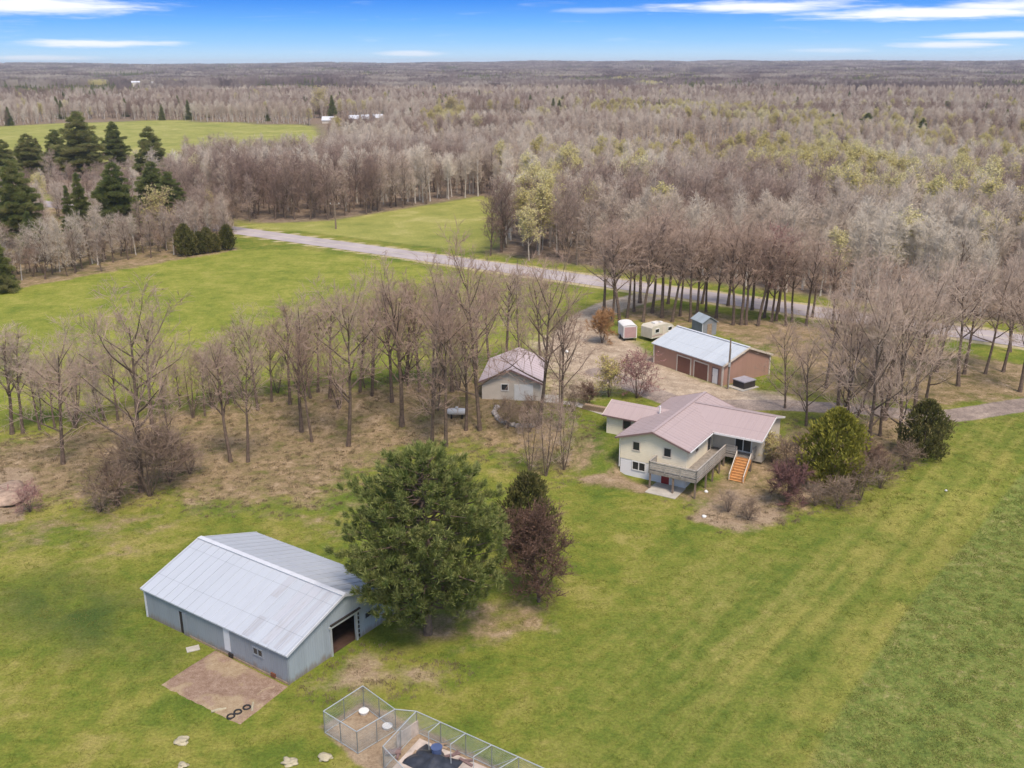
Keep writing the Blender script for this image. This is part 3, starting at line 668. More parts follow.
def house():
    W, L, ze, zr = 7.5, 14.3, 4.34, 5.7
    t = thing('house', 'cream house with a pink-mauve metal roof and walk-out basement above the lawn', 'house', (*HO, 0), HA)
    k = (zr - ze) / (W / 2 + .45); zw = ze + .45 * k; zc = zr
    sp = 1.92
    # white basement, then the cream storey standing 4 mm proud
    MB().box(.03, .03, -.3, W - .03, L - .03, sp).build('basement_wall', M['white_wall'], t)
    MB().prism([(0, 0, sp), (W, 0, sp), (W, 0, zw - .1), (W / 2, 0, zc - .1), (0, 0, zw - .1)], (0, L, 0)).build('upper_wall', M['cream'], t)
    ov = .45
    e0 = lambda y: (-ov, y, ze); r_ = lambda y: (W / 2, y, zr); e1 = lambda y: (W + ov, y, ze)
    a = MB(); slope(a, [e0(-ov), r_(-ov), r_(L + ov), e0(L + ov)]); ribs(a, e0(-ov + .1), e0(L + ov - .1), r_(-ov + .1), r_(L + ov - .1), 24, .025, .04); ro = a.build('roof', M['house_roof'], t)
    b = MB(); slope(b, [r_(-ov), e1(-ov), e1(L + ov), r_(L + ov)]); ribs(b, e1(-ov + .1), e1(L + ov - .1), r_(-ov + .1), r_(L + ov - .1), 24, .025, .04); b.build('roof', M['house_roof'], t)
    MB().beam((W / 2, -ov - .02, zr + .02), (W / 2, L + ov + .02, zr + .02), .34, .06).build('ridge_cap', M['house_roof'], ro)
    v = MB(); v.tube([(1.3, 7.3, ze), (1.3, 7.3, 5.75)], .09, 8); v.ring((1.3, 7.3, 5.75), .09, .03, 8, 5); v.build('vent_pipe', M['white'], ro)
    fa = MB()
    for y in (-ov - .03, L + ov + .03):
        fa.beam((-ov, y, ze - .08), (W / 2, y, zr - .08), .05, .18); fa.beam((W + ov, y, ze - .08), (W / 2, y, zr - .08), .05, .18)
    fa.beam((-ov - .03, -ov, ze - .09), (-ov - .03, L + ov, ze - .09), .05, .16)
    fa.beam((W + ov + .03, -ov, ze - .09), (W + ov + .03, 5.9, ze - .09), .05, .16)
    split_build(fa, 8, 'fascia', M['fascia'], t)
    # right wing, ridge along x
    ry, rx1, re, rback = 10.75, 13.0, 6.2, 13.7
    wf = 7.8
    kk = (zr - ze) / (ry - re)
    MB().prism([(W + .003, wf, sp - .6), (W + .003, rback, sp - .6), (W + .003, rback, zr - (rback - ry) * kk - .12), (W + .003, ry, zr - .12), (W + .003, wf, ze + (wf - re) * kk - .12)], (rx1 - W, 0, 0)).build('wing_wall', mat('wing_siding', (0.60, 0.53, 0.43), .7, .06), t)
    zb = zr - (rback + .4 - ry) * kk; xi = W / 2 + .1; xo = rx1 + .35; dz = -.015
    c = MB(); slope(c, [(xi, re, ze + dz), (xo, re, ze + dz), (xo, ry, zr + dz), (xi, ry, zr + dz)]); ribs(c, (W + .6, re, ze + dz), (xo - .1, re, ze + dz), (W + .6, ry, zr + dz), (xo - .1, ry, zr + dz), 9, .025, .04)
    wr = c.build('wing_roof', M['house_roof_side'], t)
    c = MB(); slope(c, [(xi, ry, zr + dz), (xo, ry, zr + dz), (xo, rback + .4, zb), (xi, rback + .4, zb)]); c.build('wing_roof', M['house_roof_side'], t)
    MB().beam((W / 2 + .3, ry, zr + .008), (xo + .02, ry, zr + .008), .3, .06).build('ridge_cap', M['house_roof_side'], wr)
    MB().box(W + .46, re + .05, ze - .02, xo - .1, wf - .004, ze + .02).build('porch_soffit', M['white'], t)
    fa = MB(); fa.beam((xo + .03, re, ze - .1), (xo + .03, ry, zr - .1), .05, .2); fa.beam((xo + .03, rback + .4, zb - .1), (xo + .03, ry, zr - .1), .05, .2)
    fa.beam((W + ov + .1, re - .03, ze - .1), (xo, re - .03, ze - .1), .05, .16); split_build(fa, 8, 'rake_trim', M['white'], t)
    # left wing, ridge along x
    lx0, ly0, ly1, le, lr = -4.7, 6.2, 10.2, 4.15, 5.2
    MB().prism([(lx0, ly0, 1.0), (lx0, ly1, 1.0), (lx0, ly1, le), (lx0, (ly0 + ly1) / 2, lr - .12), (lx0, ly0, le)], (-lx0 - .003, 0, 0)).build('wing_wall', M['cream'], t)
    ym = (ly0 + ly1) / 2; le2 = le - .08
    c = MB(); slope(c, [(lx0 - .35, ly0 - .4, le2), (2.3, ly0 - .4, le2), (2.3, ym, lr), (lx0 - .35, ym, lr)]); ribs(c, (lx0 - .25, ly0 - .4, le2), (-.6, ly0 - .4, le2), (lx0 - .25, ym, lr), (-.6, ym, lr), 7, .025, .04)
    wr = c.build('wing_roof', M['house_roof_side'], t)
    c = MB(); slope(c, [(lx0 - .35, ym, lr), (2.3, ym, lr), (2.3, ly1 + .4, le2), (lx0 - .35, ly1 + .4, le2)]); c.build('wing_roof', M['house_roof_side'], t)
    fa = MB(); fa.beam((lx0 - .38, ly0 - .4, le2 - .08), (lx0 - .38, ym, lr - .08), .05, .2); fa.beam((lx0 - .38, ly1 + .4, le2 - .08), (lx0 - .38, ym, lr - .08), .05, .2); split_build(fa, 8, 'rake_trim', M['trim'], t)
    MB().beam((lx0 - .35, ly0 - .43, le2 - .08), (-.3, ly0 - .43, le2 - .08), .05, .14).build('fascia', M['fascia'], t)
    gt = MB(); gt.beam((W + ov + .1, -ov, ze - .06), (W + ov + .1, 5.9, ze - .06), .1, .1); gt.build('gutter', M['white'], t)
    MB().tube([(-.06, -.06, .9), (-.06, -.06, ze - .1)], .05, 6).build('downspout', M['white'], t)
    window(t, -2.55, -1.75, 2.75, 3.65, ly0, M['fascia'])
    # windows of the gable
    window(t, 1.47, 2.2, 3.15, 4.05, 0, M['trim'], panes=1); window(t, 5.0, 5.75, 3.15, 4.05, 0, M['trim'])
    window(t, 1.5, 2.88, .92, 1.78, .03, M['white'], panes=2)
    d = MB(); d.box(4.8, -.03, .02, 5.7, .026, 1.86); dr = d.build('door', M['red_door'], t)
    f = MB(); f.box(4.68, -.05, .02, 4.797, .026, 1.9); f.box(5.703, -.05, .02, 5.82, .026, 1.9); f.build('frame', M['white'], dr)
    # side wall by the deck, right wing windows
    window(t, 5.9, 6.8, 2.1, 3.95, W, M['trim'], 'y', 1); window(t, 2.3, 3.1, 3.2, 3.9, W, M['trim'], 'y', 1)
    window(t, 10.0, 11.7, 2.25, 3.75, wf, M['white'], panes=2, name='window')
    window(t, 8.2, 10.6, 2.5, 3.9, rx1, M['white'], 'y', 1, panes=2)
    # deck
    fl = 2.06
    deck = MB()
    x1 = 9.35; yf = -1.9; xs_ = 4.2; yb = 6.6; xr = 12.35
    for (ax, ay, bx, by) in ((xs_, yf, x1, -.02), (W + .02, 0, x1, yb), (W + .02, yb + .02, xr, wf - .02)):
        n = max(1, int((bx - ax) / .15))
        for i in range(n): deck.box(ax + (bx - ax) * i / n, ay, fl - .04, ax + (bx - ax) * (i + .9) / n, by, fl)
    dk = deck.build('deck', M['deck_wood'], t)
    rim = MB(); rim.box(xs_, yf - .05, fl - .32, x1, yf, fl - .005); rim.box(x1 + .002, yf - .05, fl - .32, x1 + .05, yb, fl - .005); rim.box(xs_ - .05, yf - .05, fl - .32, xs_ - .002, -.02, fl - .005); rim.box(x1 + .06, yb - .05, fl - .32, xr, yb, fl - .005)
    for j in range(9): rim.box(W + .05, yf + .9 * j + .3, fl - .3, x1, yf + .9 * j + .36, fl - .045)
    rim.build('rim_joist', M['deck_wood'], dk)
    rail = MB()
    def run(p, q, zt=1.0):
        p = Vector((*p, fl)); q = Vector((*q, fl)); n = max(1, round((q - p).length / 1.7))
        for i in range(n + 1):
            c_ = p.lerp(q, i / n); rail.box(c_.x - .05, c_.y - .05, fl - .3, c_.x + .05, c_.y + .05, fl + zt)
        u = Vector((0, 0, 1))
        rail.beam(p + u * (zt + .02), q + u * (zt + .02), .15, .05)
        for z in (.2, .42, .64, .84): rail.beam(p + u * z, q + u * z, .03, .14)
    run((xs_, yf), (x1, yf)); run((x1, yf), (x1, yb)); run((xs_, -.1), (xs_, yf)); run((x1, yb), (10.55, yb)); run((12.3, yb), (12.3, wf - .1))
    rail.build('railing', M['deck_rail'], dk)
    for x, y in ((xs_ + .1, yf + .08), (6.85, yf + .08), (x1 - .1, yf + .08), (x1 - .1, 1.2), (x1 - .1, 3.2), (x1 - .1, 5.2), (x1 - .1, yb - .1), (12.2, yb)):
        wx = HO[0] + math.cos(HA) * x - math.sin(HA) * y; wy = HO[1] + math.sin(HA) * x + math.cos(HA) * y
        MB().box(x - .08, y - .08, T(wx, wy) - .2, x + .08, y + .08, fl - .04).build('post', M['pole_wood'], dk)
    # new stairs
    st = thing('deck_stairs', 'fresh orange lumber stairs leading down from the weathered deck', 'stairs', (0, 0, 0)); 
    st.location = (*HO, 0); st.rotation_euler = (0, 0, HA)
    sx0, sx1, n = 10.65, 12.2, 9; top = fl - .02; bot = .12; run_ = 2.15
    tr = MB()
    for i in range(n):
        z = top - (top - bot) * (i + 1) / n; y = yb - .06 - run_ * i / n
        tr.box(sx0 + .06, y - run_ / n - .03, z - .04, sx1 - .06, y, z); tr.box(sx0 + .06, y - .02, z, sx1 - .06, y - .001, z + (top - bot) / n - .05)
    tr.build('tread', M['new_wood'], st)
    for x in (sx0, sx1):
        s_ = MB(); s_.beam((x, yb - .06, top - .12), (x, yb - .06 - run_, bot - .12), .06, .3); s_.build('stringer', M['new_wood'], st)
        h = MB(); h.beam((x, yb - .1, top + .62), (x, yb - .06 - run_, bot + .6), .09, .05); h.box(x - .045, yb - run_ - .1, -.2, x + .045, yb - run_, bot + .6); h.box(x - .045, yb - .2, top - .1, x + .045, yb - .11, top + .62)
        h.build('handrail', M['trim'], st)
    # patio slab under the deck
    g = MB(); g.box(4.3, -3.0, -.15, 7.6, -.05, .06); p = g.build('patio', M['concrete']); p.location = (*HO, 0); p.rotation_euler = (0, 0, HA); p['kind'] = 'structure'
house()

def garage():
    W, L, ze, zr = 7.4, 9.6, 2.45, 4.0
    g = G(482, 399); h = G(540, 401); rz = math.atan2(h.y - g.y, h.x - g.x)
    W = (h - g).length
    t = thing('garage', 'small cream garage with a pinkish roof behind the bare yard trees', 'garage', g, rz)
    MB().prism([(0, 0, -.2), (W, 0, -.2), (W, 0, ze), (W / 2, 0, zr), (0, 0, ze)], (0, L, 0)).build('wall', M['garage_wall'], t)
    k = (zr - ze) / (W / 2); ov = .4; lift = .1
    e0 = lambda y: (-ov, y, ze - ov * k + lift); r_ = lambda y: (W / 2, y, zr + lift); e1 = lambda y: (W + ov, y, ze - ov * k + lift)
    a = MB(); slope(a, [e0(-ov), r_(-ov), r_(L + ov), e0(L + ov)]); ribs(a, e0(-ov + .1), e0(L + ov - .1), r_(-ov + .1), r_(L + ov - .1), 11, .025, .04); a.build('roof', M['garage_roof'], t)
    b = MB(); slope(b, [r_(-ov), e1(-ov), e1(L + ov), r_(L + ov)]); ribs(b, e1(-ov + .1), e1(L + ov - .1), r_(-ov + .1), r_(L + ov - .1), 11, .025, .04); b.build('roof', M['garage_roof'], t)
    fa = MB()
    fa.beam((-ov, -ov - .03, ze - ov * k + lift - .08), (W / 2, -ov - .03, zr + lift - .08), .05, .24); fa.beam((W + ov, -ov - .03, ze - ov * k + lift - .08), (W / 2, -ov - .03, zr + lift - .08), .05, .24)
    split_build(fa, 8, 'fascia', M['fascia'], t)
    window(t, W * .34, W * .45, 1.3, 2.05, 0, M['white'])
    MB().box(W * .56, -.05, 0, W * .88, -.004, 2.1).build('garage_door', M['white'], t)
    q = MB(); q.prism([(W + .3, -.6, 0), (W + 2.6, -.4, 0), (W + 2.6, 2.4, 0), (W + .3, 2.4, 0)], (0, 0, .07)); p = q.build('concrete_apron', M['concrete']); p.location = g; p.rotation_euler = (0, 0, rz); p['kind'] = 'structure'
garage()

def shed():
    g = G(702, 336); t = thing('garden_shed', 'small grey wooden shed behind the blue-roofed workshop', 'shed', (g.x, g.y, g.z), R(20))
    W, L, ze, zr = 2.5, 3.2, 2.1, 2.9
    MB().prism([(0, 0, -.1), (W, 0, -.1), (W, 0, ze), (W / 2, 0, zr), (0, 0, ze)], (0, L, 0)).build('wall', M['grey_board'], t)
    k = (zr - ze) / (W / 2); ov = .2; lf = .08
    for s in (0, 1):
        a = MB(); e = -ov if s == 0 else W + ov
        pts = [(e, -ov, ze - ov * k + lf), (W / 2, -ov, zr + lf), (W / 2, L + ov, zr + lf), (e, L + ov, ze - ov * k + lf)]
        slope(a, pts if s == 0 else pts[::-1], .07); a.build('roof', M['shed_roof'], t)
    MB().box(.85, -.04, .02, 1.65, -.004, 1.85).build('door', M['old_wood'], t)
    MB().box(-.05, -.05, 0, .05, .05, ze).build('corner_trim', M['fascia_metal'], t)
shed()

def wheel(parent, x, y, r=.33, w=.22):
    """axle along x"""
    m = MB(); c = Vector((x, y, r)); n = 16
    m.tube([c - Vector((w / 2, 0, 0)), c + Vector((w / 2, 0, 0))], r, n)
    o = m.build('wheel', M['rubber'], parent)
    h = MB(); h.tube([c - Vector((w / 2 + .012, 0, 0)), c + Vector((w / 2 + .012, 0, 0))], r * .55, 12); h.build('rim', M['galv'], o)

def cargo_trailer():
    g = G(630, 341); t = thing('cargo_trailer', 'little enclosed cargo trailer with a white arched roof and pink rear door', 'trailer', g, R(8))
    W, L, z0, z1 = 2.1, 3.4, .45, 2.2
    prof = [(-W / 2, z0), (W / 2, z0), (W / 2, z1)] + [(W / 2 * math.cos(a), z1 + .28 * math.sin(a)) for a in [math.pi * i / 8 for i in range(1, 8)]] + [(-W / 2, z1)]
    MB().prism([(x, 0, z) for x, z in prof], (0, L, 0)).build('body', M['white'], t)
    rp = [(-W / 2 - .04, z1 - .08)] + [((W / 2 + .04) * math.cos(math.pi - a), z1 + .33 * math.sin(a)) for a in [math.pi * i / 10 for i in range(0, 11)]] + [(W / 2 + .04, z1 - .08)]
    inner = [((W / 2 + .005) * math.cos(a), z1 + .29 * math.sin(a)) for a in [math.pi * i / 10 for i in range(0, 11)]]
    MB().prism([(x, -.06, z) for x, z in rp + inner], (0, L + .12, 0)).build('roof', M['white'], t)
    MB().box(-W / 2 + .14, -.05, z0 + .12, W / 2 - .14, -.004, z1 - .02).build('rear_door', M['pink_panel'], t)
    for x in (-W / 2 - .14, W / 2 + .14): wheel(t, x, L * .5)
    f = MB(); f.beam((-.5, L, z0), (0, L + 1.1, z0), .08); f.beam((.5, L, z0), (0, L + 1.1, z0), .08); f.box(-.04, L + .95, 0, .04, L + 1.05, z0 + .2); f.build('tow_bar', M['dark'], t)
    s = MB(); s.box(-W / 2 + .15, .05, 0, -W / 2 + .25, .15, z0); s.box(W / 2 - .25, .05, 0, W / 2 - .15, .15, z0); split_build(s, 8, 'stand', M['dark'], t)
cargo_trailer()

def camper():
    g = G(658, 338); t = thing('camper_trailer', 'cream travel trailer with roof vents parked beside the small cargo trailer', 'camper', g, R(-52))
    W, L, z0, z1 = 2.3, 5.2, .55, 2.45
    pr = [(0, z0), (0, z1 - .3), (.35, z1), (3.3, z1), (4.3, z1 - .25), (L, z1 - .95), (L, z0 + .25), (L - .5, z0)]
    m = MB(); m.prism([(-W / 2, y - L / 2, z) for y, z in pr][::-1], (W, 0, 0)); b = m.build('body', mat('camper_shell', (0.58, 0.53, 0.43), .5, .08), t)
    v = MB(); v.box(-.4, -1.2, z1, .35, -.4, z1 + .22); v.box(-.25, .2, z1, .25, .65, z1 + .14); v.build('roof_vent', M['white'], t)
    for x in (-W / 2 - .05, W / 2 + .05): wheel(t, x, -.4); wheel(t, x, .35)
    window(t, -1.9, -1.1, 1.35, 1.9, W / 2, M['white'], 'y', 1); window(t, .9, 1.7, 1.3, 1.8, W / 2, M['white'], 'y', 1); window(t, -1.9, -1.1, 1.35, 1.9, -W / 2, M['white'], 'y', -1); window(t, .6, 1.4, 1.3, 1.8, -W / 2, M['white'], 'y', -1)
    MB().box(W / 2 + .003, -.3, .65, W / 2 + .04, .35, 2.1).build('door', M['trim'], t)
    MB().box(W / 2 + .002, -L / 2 + .1, .85, W / 2 + .012, -.35, 1.0).build('stripe', M['pink_panel'], t)
    f = MB(); f.beam((-.5, L / 2 - .3, z0 - .05), (0, L / 2 + 1.1, z0 - .05), .1); f.beam((.5, L / 2 - .3, z0 - .05), (0, L / 2 + 1.1, z0 - .05), .1); f.tube([(0, L / 2 + 1.0, 0), (0, L / 2 + 1.0, z0 + .1)], .04, 6); f.build('tow_bar', M['dark'], t)
camper()

def hot_tub():
    g = G(749, 388); t = thing('hot_tub', 'square dark hot tub with a grey folding cover beside the workshop', 'hot tub', g, .604)
    MB().box(-1.9, -.6, -.1, 1.2, 2.1, .1).build('concrete_base', M['concrete'], t)
    w = MB(); w.box(-1.2, -.2, .1, .9, 1.7, .95); cab = w.build('cabinet', M['tub_side'], t)
    sl = MB()
    for i in range(10): sl.box(-1.2 + i * .21, -.23, .14, -1.2 + i * .21 + .17, -.203, .92); sl.box(-1.23, -.2 + i * .19, .14, -1.203, -.2 + i * .19 + .15, .92)
    sl.build('cladding', M['tub_side'], cab)
    for k in (0, 1):
        y0 = -.28 + k * 1.04; MB().prism([(-1.28, y0, .96), (.98, y0, .96), (.98, y0 + 1.02, .96), (-1.28, y0 + 1.02, .96)], (0, 0, .12)).build('cover', M['tub_lid'], t)
hot_tub()

def propane_tank():
    g = G(457, 418); t = thing('propane_tank', 'white horizontal propane tank on short legs among the bare yard trees', 'tank', g, R(-4))
    r, L = .42, 1.9
    pr = [(-L / 2 - .3, .05), (-L / 2 - .22, .24), (-L / 2 - .08, .37), (-L / 2 + .08, r), (L / 2 - .08, r), (L / 2 + .08, .37), (L / 2 + .22, .24), (L / 2 + .3, .05)]
    m = MB(); m.tube([(x, 0, .85) for x, _ in pr], [q for _, q in pr], 18); m.build('shell', M['white'], t, True)
    for x in (-.65, .65): MB().box(x - .08, -.3, 0, x + .08, .3, .52).build('leg', M['dark'], t)
    d = MB(); d.tube([(0, 0, 1.24), (0, 0, 1.42), (0, 0, 1.46)], [.2, .2, .08], 12); d.build('valve_dome', M['white'], t)
propane_tank()

def poles():
    def pole(name, label, bx, by, ty, r=.13, cat='pole'):
        g = G(bx, by); h = height_to(bx, by, ty); t = thing(name, label, cat, g)
        MB().tube([(0, 0, -.3), (0, 0, h)], [r, r * .7], 10).build('pole', M['pole_wood'], t); return t, h
    t, h = pole('utility_pole', 'wooden utility pole beyond the road, at the edge of the pale field', 336, 229, 202, .22)
    MB().beam((-1.3, .15, h - .6), (1.3, .15, h - .6), .16, .2).build('crossarm', M['pole_wood'], t)
    for x in (-1.1, 0, 1.1): MB().tube([(x, .15, h - .5), (x, .15, h - .2)], .06, 8).build('insulator', M['white'], t)
    t, h = pole('utility_pole', 'wooden utility pole standing against the woods beyond the driveway mouth', 577, 265, 231, .22)
    MB().beam((-1.3, .15, h - .6), (1.3, .15, h - .6), .16, .2).build('crossarm', M['pole_wood'], t)
    for x in (-1.1, 0, 1.1): MB().tube([(x, .15, h - .5), (x, .15, h - .2)], .06, 8).build('insulator', M['white'], t)
    t, h = pole('yard_light', 'wooden yard light pole with a white lamp head between garage and house', 559.5, 405, 350, .12, 'yard light')
    MB().tube([(0, 0, h - .25), (.35, -.1, h - .05), (.75, -.2, h - .05)], .03, 6).build('arm', M['galv'], t)
    l = MB(); l.tube([(.75, -.2, h + .02), (.75, -.2, h - .12), (.75, -.2, h - .25)], [.1, .26, .22], 12); l.build('lamp_head', M['white'], t)
    t, h = pole('service_pole', 'tall dark pole standing at the near corner of the workshop', 727.5, 389, 338, .13)
    MB().box(-.13, -.28, h * .45, .13, -.1, h * .45 + .5).build('meter_box', M['galv'], t)
    MB().tube([(.1, -.12, .1), (.1, -.12, h * .8)], .035, 6).build('conduit', M['galv'], t)
poles()

def kennels():
    H = 1.7
    def panel(t, a, b, diag=False, h=H):
        a = Vector(a); b = Vector(b); u = Vector((0, 0, 1)); f = MB()
        for p in (a, b): f.tube([p, p + u * h], .03, 6)
        f.tube([a + u * h, b + u * h], .035, 6); f.tube([a + u * .06, b + u * .06], .025, 6)
        if diag: f.tube([a + u * .06, b + u * h], .022, 6)
        fr = f.build('panel_frame', M['galv'], t)
        w = MB(); L = (b - a).length; d = (b - a) / L; s = .13; x = -h
        while x < L:
            for sg in (1, -1):
                # diagonal wire from (x,0) to (x+h,h), clipped to the panel
                x0, x1 = max(x, 0), min(x + h, L)
                if x1 - x0 > .05:
                    z0, z1 = x0 - x, x1 - x
                    if sg < 0: z0, z1 = h - z0, h - z1
                    w.tube([a + d * x0 + u * z0, a + d * x1 + u * z1], .0045, 3, False)
            x += s
        w.build('wire_mesh', M['wire'], fr)
    A = [G(*p) for p in ((364, 707), (325, 733), (358, 754), (396, 731))]
    t = thing('dog_kennel', 'small square chain-link pen nearest the barn doorway', 'kennel', A[0])
    L = [p - A[0] for p in A]
    def chain(t, p, q, n):
        for i in range(n): panel(t, p.lerp(q, i / n), p.lerp(q, (i + 1) / n))
    chain(t, L[0], L[1], 2); chain(t, L[1], L[2], 2); chain(t, L[2], L[3], 2); chain(t, L[3], L[0], 2)
    B = [G(*p) for p in ((417, 733), (575, 806), (470, 862), (384, 769))]
    t = thing('dog_kennel', 'long chain-link run on a stained concrete slab at the bottom edge', 'kennel', B[0])
    L = [p - B[0] for p in B]
    n = 6
    for i in range(n): panel(t, L[0].lerp(L[1], i / n), L[0].lerp(L[1], (i + 1) / n), diag=True)
    chain(t, L[1], L[2], 3); chain(t, L[2], L[3], 4); chain(t, L[3], L[0], 2)
    for i in (1, 2, 3, 4):
        p = L[0].lerp(L[1], i / n); q = p.lerp(L[3].lerp(L[2], i / n), .28); f = MB(); u = Vector((0, 0, 1))
        f.tube([p + u * H, q + u * H], .03, 6); f.tube([q, q + u * H], .03, 6); f.build('divider_rail', M['galv'], t)
    g = [A[3], G(414, 738), B[0]]
    t = thing('gate_panel', 'chain-link gate panel joining the square pen to the long run', 'gate', A[3])
    panel(t, Vector((0, 0, 0)), B[0] - A[3], True)
    # slab
    sl = MB(); pts = [B[0].lerp(B[2], .06), B[1].lerp(B[3], .03), B[2].lerp(B[0], .03), B[3].lerp(B[1], .04)]
    sl.prism([(p.x, p.y, -.1) for p in pts][::-1] if False else [(p.x, p.y, -.1) for p in pts], (0, 0, .2)); s = sl.build('concrete_slab', M['slab']); s['kind'] = 'structure'
    # tarp heap over the slab
    c = G(432, 764); m = MB(); n = 26; v = []; f = []
    for i in range(n):
        for j in range(n):
            x = (i / (n - 1) - .5) * 3.0; y = (j / (n - 1) - .5) * 2.2
            e = max(0, 1 - (x / 1.5) ** 2) * max(0, 1 - (y / 1.1) ** 2)
            z = .13 + .5 * e * (1 + .6 * mnoise.noise(Vector((x * .9, y * .9, 3)))) + .10 * mnoise.noise(Vector((x * 2.5, y * 2.5, 1))) * min(1, e * 3)
            wob = .25 * mnoise.noise(Vector((x, y, 9)))
            v.append((x + wob, y + wob, max(z, .11)))
    f = [(i * n + j, (i + 1) * n + j, (i + 1) * n + j + 1, i * n + j + 1) for i in range(n - 1) for j in range(n - 1)]
    m.v = v; m.f = f; o = m.build('tarp', M['tarp'], None, True); o.location = (c.x, c.y, 0); o.rotation_euler = (0, 0, R(-35)); tag(o, 'crumpled black tarp spread over the slab of the long dog run', 'tarp')
    so_ = o.modifiers.new('thick', 'SOLIDIFY'); so_.thickness = .02
    c = G(437, 760); b = MB(); b.tube([(0, 0, .5), (0, 0, .95), (0, 0, 1.0)], [.3, .36, .38], 14); o = b.build('plastic_bin', M['blue_bin']); o.location = (c.x, c.y, 0); tag(o, 'dark blue plastic tub standing on the black tarp', 'tub')
    c = G(408, 741); b = MB(); b.obox((0, 0, .45), (1.9, .08, 1.2), R(50), 0); o = b.build('wooden_board', M['slab']); o.location = (c.x, c.y, 0); tag(o, 'pale board standing on edge at the head of the long dog run', 'board')
    c = G(393, 756); b = MB(); b.tube([(-.5, 0, .25), (.5, .1, .25)], .16, 8); b.tube([(.3, -.4, .12), (.4, .6, .2)], .1, 6); b.tube([(-.6, .3, .1), (.3, .5, .15)], .08, 6); o = b.build('log', M['fascia']); o.location = (c.x, c.y, 0); tag(o, 'dark short logs dropped at the corner of the long run', 'logs')
    for px, py, a, lab in ((452, 757, 20, 'dark scrap plank on the slab beside the tarp'), (466, 764, -40, 'dark scrap plank on the slab near the right fence of the run'), (413, 758, 70, 'brown scrap plank on the slab at the left of the tarp'), (440, 748, -25, 'brown scrap plank on the slab behind the blue tub')):
        c = G(px, py); b = MB(); b.obox((0, 0, .16), (1.1, .2, .06), R(a)); b.obox((.2, .1, .22), (.6, .14, .05), R(a + 40)); o = b.build('scrap_plank', M['fascia'] if 'dark' in lab else M['old_wood']); o.location = (c.x, c.y, 0); tag(o, lab, 'plank')
    for px, py, w in ((364, 713, 'white feed pan in the back corner of the square pen'), (387.5, 728, 'white feed pan by the right side of the square pen')):
        c = G(px, py); b = MB(); b.tube([(0, 0, 0), (0, 0, .2), (0, 0, .21), (0, 0, .06)], [.28, .36, .33, .27], 12); o = b.build('feed_pan', M['white']); o.location = c; tag(o, w, 'feed pan')
kennels()

def pad():
    P = [G(*p) for p in ((160, 685), (215, 650), (288.5, 687), (240, 725.5))]; n = 40; mb = MB()
    for i in range(n + 1):
        for j in range(n + 1):
            p = P[0].lerp(P[3], i / n).lerp(P[1].lerp(P[2], i / n), j / n); e = min(i, n - i, j, n - j); q = mnoise.noise(Vector((p.x * .8, p.y * .8, 4)))
            w_ = mnoise.noise(Vector((p.x * 1.7, p.y * 1.7, 8))) * .10 if e == 0 else 0
            mb.v.append((p.x + w_, p.y + w_, .02 + (.09 + .06 * q if e > 0 else -.06)))
    mb.f = [(i * (n + 1) + j, (i + 1) * (n + 1) + j, (i + 1) * (n + 1) + j + 1, i * (n + 1) + j + 1) for i in range(n) for j in range(n)]
    m = bpy.data.materials.new('pad_soil'); m.use_nodes = True; N = NT(m.node_tree); N.n.clear(); out = N.new('ShaderNodeOutputMaterial'); bs = N.new('ShaderNodeBsdfPrincipled'); N.l.new(bs.outputs[0], out.inputs[0]); bs.inputs['Roughness'].default_value = .95; bs.inputs['Specular IOR Level'].default_value = .05
    geo = N.new('ShaderNodeNewGeometry'); ps = geo.outputs['Position']; a = N.noise(.33, 3, .5, ps); b = N.noise(2.2, 6, .75, ps); c = N.noise(9, 3, .7, ps)
    tan = N.ramp(N.math('ADD', N.math('MULTIPLY', b, .6), N.math('MULTIPLY', c, .4)), [(.34, (.22, .15, .09)), (.5, (.33, .245, .155)), (.66, (.42, .33, .22))])
    brn = N.ramp(N.math('ADD', N.math('MULTIPLY', b, .6), N.math('MULTIPLY', c, .4)), [(.34, (.15, .09, .06)), (.5, (.26, .175, .125)), (.66, (.36, .265, .20))])
    N.l.new(N.mix(N.remap(N.math('ADD', a, N.math('MULTIPLY', b, .25)), .57, .65), tan, brn), bs.inputs['Base Color'])
    bp = N.new('ShaderNodeBump'); bp.inputs['Strength'].default_value = .5; bp.inputs['Distance'].default_value = .06; N.l.new(b, bp.inputs['Height']); N.l.new(bp.outputs[0], bs.inputs['Normal'])
    o = mb.build('dirt_pad', m, None, True); o['kind'] = 'structure'
pad()

